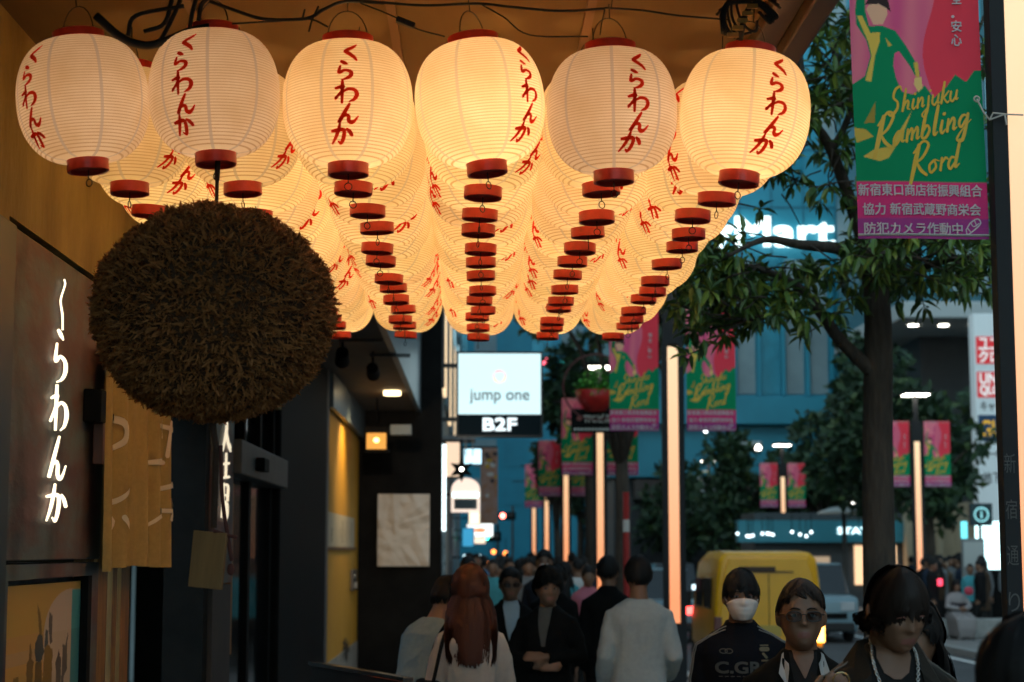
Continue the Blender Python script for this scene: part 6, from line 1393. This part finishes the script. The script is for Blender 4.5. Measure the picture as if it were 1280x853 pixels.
t, D = person("curly haired person in a long black coat with arms folded on the pavement", x, Y, R(-14), 1.665, (0.0066,0.0066,0.0072), (0.0072,0.0072,0.0072), 'curly', vox=.011, eyes=True, top_kind='coat', build_=.95, tilt=(0,0,R(22)),
   arms={'L': dict(e=(.23,-.03,1.10), w=(.03,-.21,1.10), f=(-1,-.05,.05), n=(0,.9,-.2)), 'R': dict(e=(-.23,-.03,1.09), w=(-.02,-.19,1.04), f=(1,-.05,.0), n=(0,.9,-.2))})
pf = projector(D['top']); H = D['H']; patch([(H*.855,-.045,.045),(H*.80,-.040,.040),(H*.70,-.012,.012)], pf, "shirt", fab("shirt_grey", (.09,.09,.085)), t, .004)
Y = 15.2; x = pos(693, Y)
person("black haired person with bowed head behind the curly haired one", x, Y, R(15), 1.70, (.014,.014,.016), (.02,.02,.02), 'bowl', vox=.015, tilt=(R(20),0,0))
Y = 19; x = pos(680, Y)
person("tall man in a white face mask farther down the pavement", x, Y, R(2), 1.795, (.02,.02,.025), (.02,.02,.02), 'swept', vox=.012, eyes=True)
m = MB(); H = 1.795; m.ell((0,-.088,H-.118-.052), (.056,.032,.040), 14, 10); m.build("face_mask", mat("mask_white"), ROOT["tall man in a white face mask farther down the pavement"], smooth=True)
# --- the crowd: a few archetypes, copied with their own clothes
proto = []
for i,(kw) in enumerate((dict(hair='short',stride=.3),dict(hair='bob',stride=-.3,top_kind='coat'),dict(hair='swept',stride=.2,top_kind='shirt'),dict(hair='long',stride=-.2,top_kind='blouse',skirt=True),dict(hair='curly',stride=.0,top_kind='jacket'))):
    t, D = person("crowd walker %s" % "abcde"[i], 0, 0, 0, 1.68, vox=.026, **kw); proto.append(t)
CMAT = {n: fab("crowd_"+n, c) for n, c in (("black",(.012,.012,.013)),("navy",(.02,.03,.05)),("grey",(.14,.15,.16)),("white",(.5,.52,.52)),("teal",(.06,.26,.30)),("pink",(.42,.13,.17)),("brown",(.07,.045,.03)),("beige",(.30,.25,.19)),("red",(.35,.03,.05)),("blue",(.08,.16,.28)))}
used = set()
def walker(k, X, Y, rz, sc, colr, label, group, z=0):
    src = proto[k]
    if k in used: t = copy_tree(src)
    else: t = src; used.add(k)
    t.location = (X,Y,z); t.rotation_euler = (0,0,rz); t.scale = (sc,sc,sc); t["label"] = label; t["group"] = group
    for c in t.children:
        if c.name.split('.')[0] in ('jacket','coat','shirt','blouse'):
            c.material_slots[0].link = 'OBJECT'; c.material_slots[0].material = CMAT[colr]
    return t
G1 = "walkers in the distant pavement crowd"; rnd = random.Random(21)
SP = [(616,27,"teal",2,"person in a teal top in the distant crowd beside the suited man"),(706,24,"teal",3,"person in a pale teal dress right of the curly haired one"),(722,26,"white",2,"person in white deep in the crowd right of the curly haired one"),(735,21,"pink",1,"person in pink beside the third column lamp"),
 (697,33,"beige",0,"distant walker in a beige jacket under the lamps"),(660,25,"grey",4,"distant walker in grey between the suited man and the curly haired one"),(668,30,"brown",0,"distant walker in a brown jacket under the lamps"),(648,35,"white",3,"distant walker in a white blouse under the lamps"),(604,32,"blue",1,"distant walker in a blue coat on the left"),(714,38,"red",0,"distant walker in a red jacket under the lamps"),(585,20,"black",1,"walker in a black coat behind the auburn haired woman"),(728,30,"navy",0,"distant walker in a navy jacket under the lamps")]
for px,Y,cn,k,lb in SP: walker(k, pos(px,Y), Y, R(rnd.choice((0,180))+rnd.uniform(-15,15)), rnd.uniform(.96,1.03), cn, lb, G1)
for i in range(34):
    Y = rnd.uniform(27,75); X = rnd.uniform(-.3,2.1) if i % 4 else rnd.uniform(.2,1.6); walker(rnd.randrange(5), X, Y, R(rnd.choice((0,180))+rnd.uniform(-20,20)), rnd.uniform(.92,1.04), rnd.choice(("black","black","navy","grey","brown")), "dark clothed walker lost in the distant pavement crowd", G1)
G2 = "people waiting on the far pavement"
for i in range(46):
    px = rnd.uniform(1135,1275); Y = rnd.uniform(37.6,50); X = pos(px, Y)
    if X < 9.3: continue
    if abs(px-1198) < 16 and Y < 40: Y += 5; X = pos(px, Y)
    walker(rnd.randrange(5), X, Y, R(rnd.uniform(0,360)), rnd.uniform(.93,1.02), rnd.choice(("black","black","black","navy","brown","grey")), "dark clothed person standing in the crowd on the far pavement", G2)
X = pos(1165, 37.2); walker(1, X, 37.2, R(60), .96, "black", "dark coated person with a glowing red phone on the far pavement", G2)
ph = MB(); ph.box((-.05,-.012,-.07),(.05,.012,.07)); tag(ph.build("phone", emis("phone_red",(1,.06,.12),1.6), bevel=.004, loc=tuple(at(1175,728,36.9))), "glowing red phone held up in the crowd across the street", "phone")
ph = MB(); ph.ell((0,0,0),(.10,.05,.09),10,8); tag(ph.build("paper_fan", mat("fan_red",(.45,.03,.06),.6), loc=tuple(at(1211,739,37.))), "small red round fan beside the seated woman in a kimono", "fan")
# seated woman in a white kimono on a low wall
Y = 37.2; x = pos(1194, Y)
t, D = person("woman in a white kimono sitting on the kerb wall across the street", x, Y, R(8), 1.56, (.27,.25,.25), (.25,.23,.23), 'bob', vox=.014, top_kind='blouse', seat=True, z=-.37, arms={'L': dict(e=(.24,-.10,1.02), w=(.05,-.30,.98)), 'R': dict(e=(-.24,-.10,1.02), w=(-.05,-.30,.98))})
m = MB(); m.loft([[Vector((a,b,z_)) for a,b in ((-.2*w_,-.16-y_),(.2*w_,-.16-y_),(.2*w_,.12),(-.2*w_,.12))] for z_,w_,y_ in ((.40,.85,.36),(.60,.95,.40),(.80,1.1,.36),(.88,1.0,.18),(.95,.85,-.02))]); km_ = remesh(m, .03, 6); km_.materials.clear(); km_.materials.append(fab("kimono_print", (.25,.23,.23))); link(km_, "kimono_skirt", t); m = MB(); m.loft([[Vector((a*.19,b*.14,z_)) for a,b in ((-1,-1),(1,-1),(1,1),(-1,1))] for z_ in (.94,1.10)]); m.build("sash", fab("sash_dark", (.03,.025,.03)), t, bevel=.03)
sw_ = MB(); sw_.box((x-.6,Y+.02,0),(x+1.5,Y+.42,.40)); tag(sw_.build("low_wall", kerbm, bevel=.02), "low grey kerb wall where the kimono woman sits", "wall")
X = pos(1222, 37.3); walker(2, X, 37.9, R(-10), .90, "teal", "person in teal beside the seated woman in a kimono", G2)
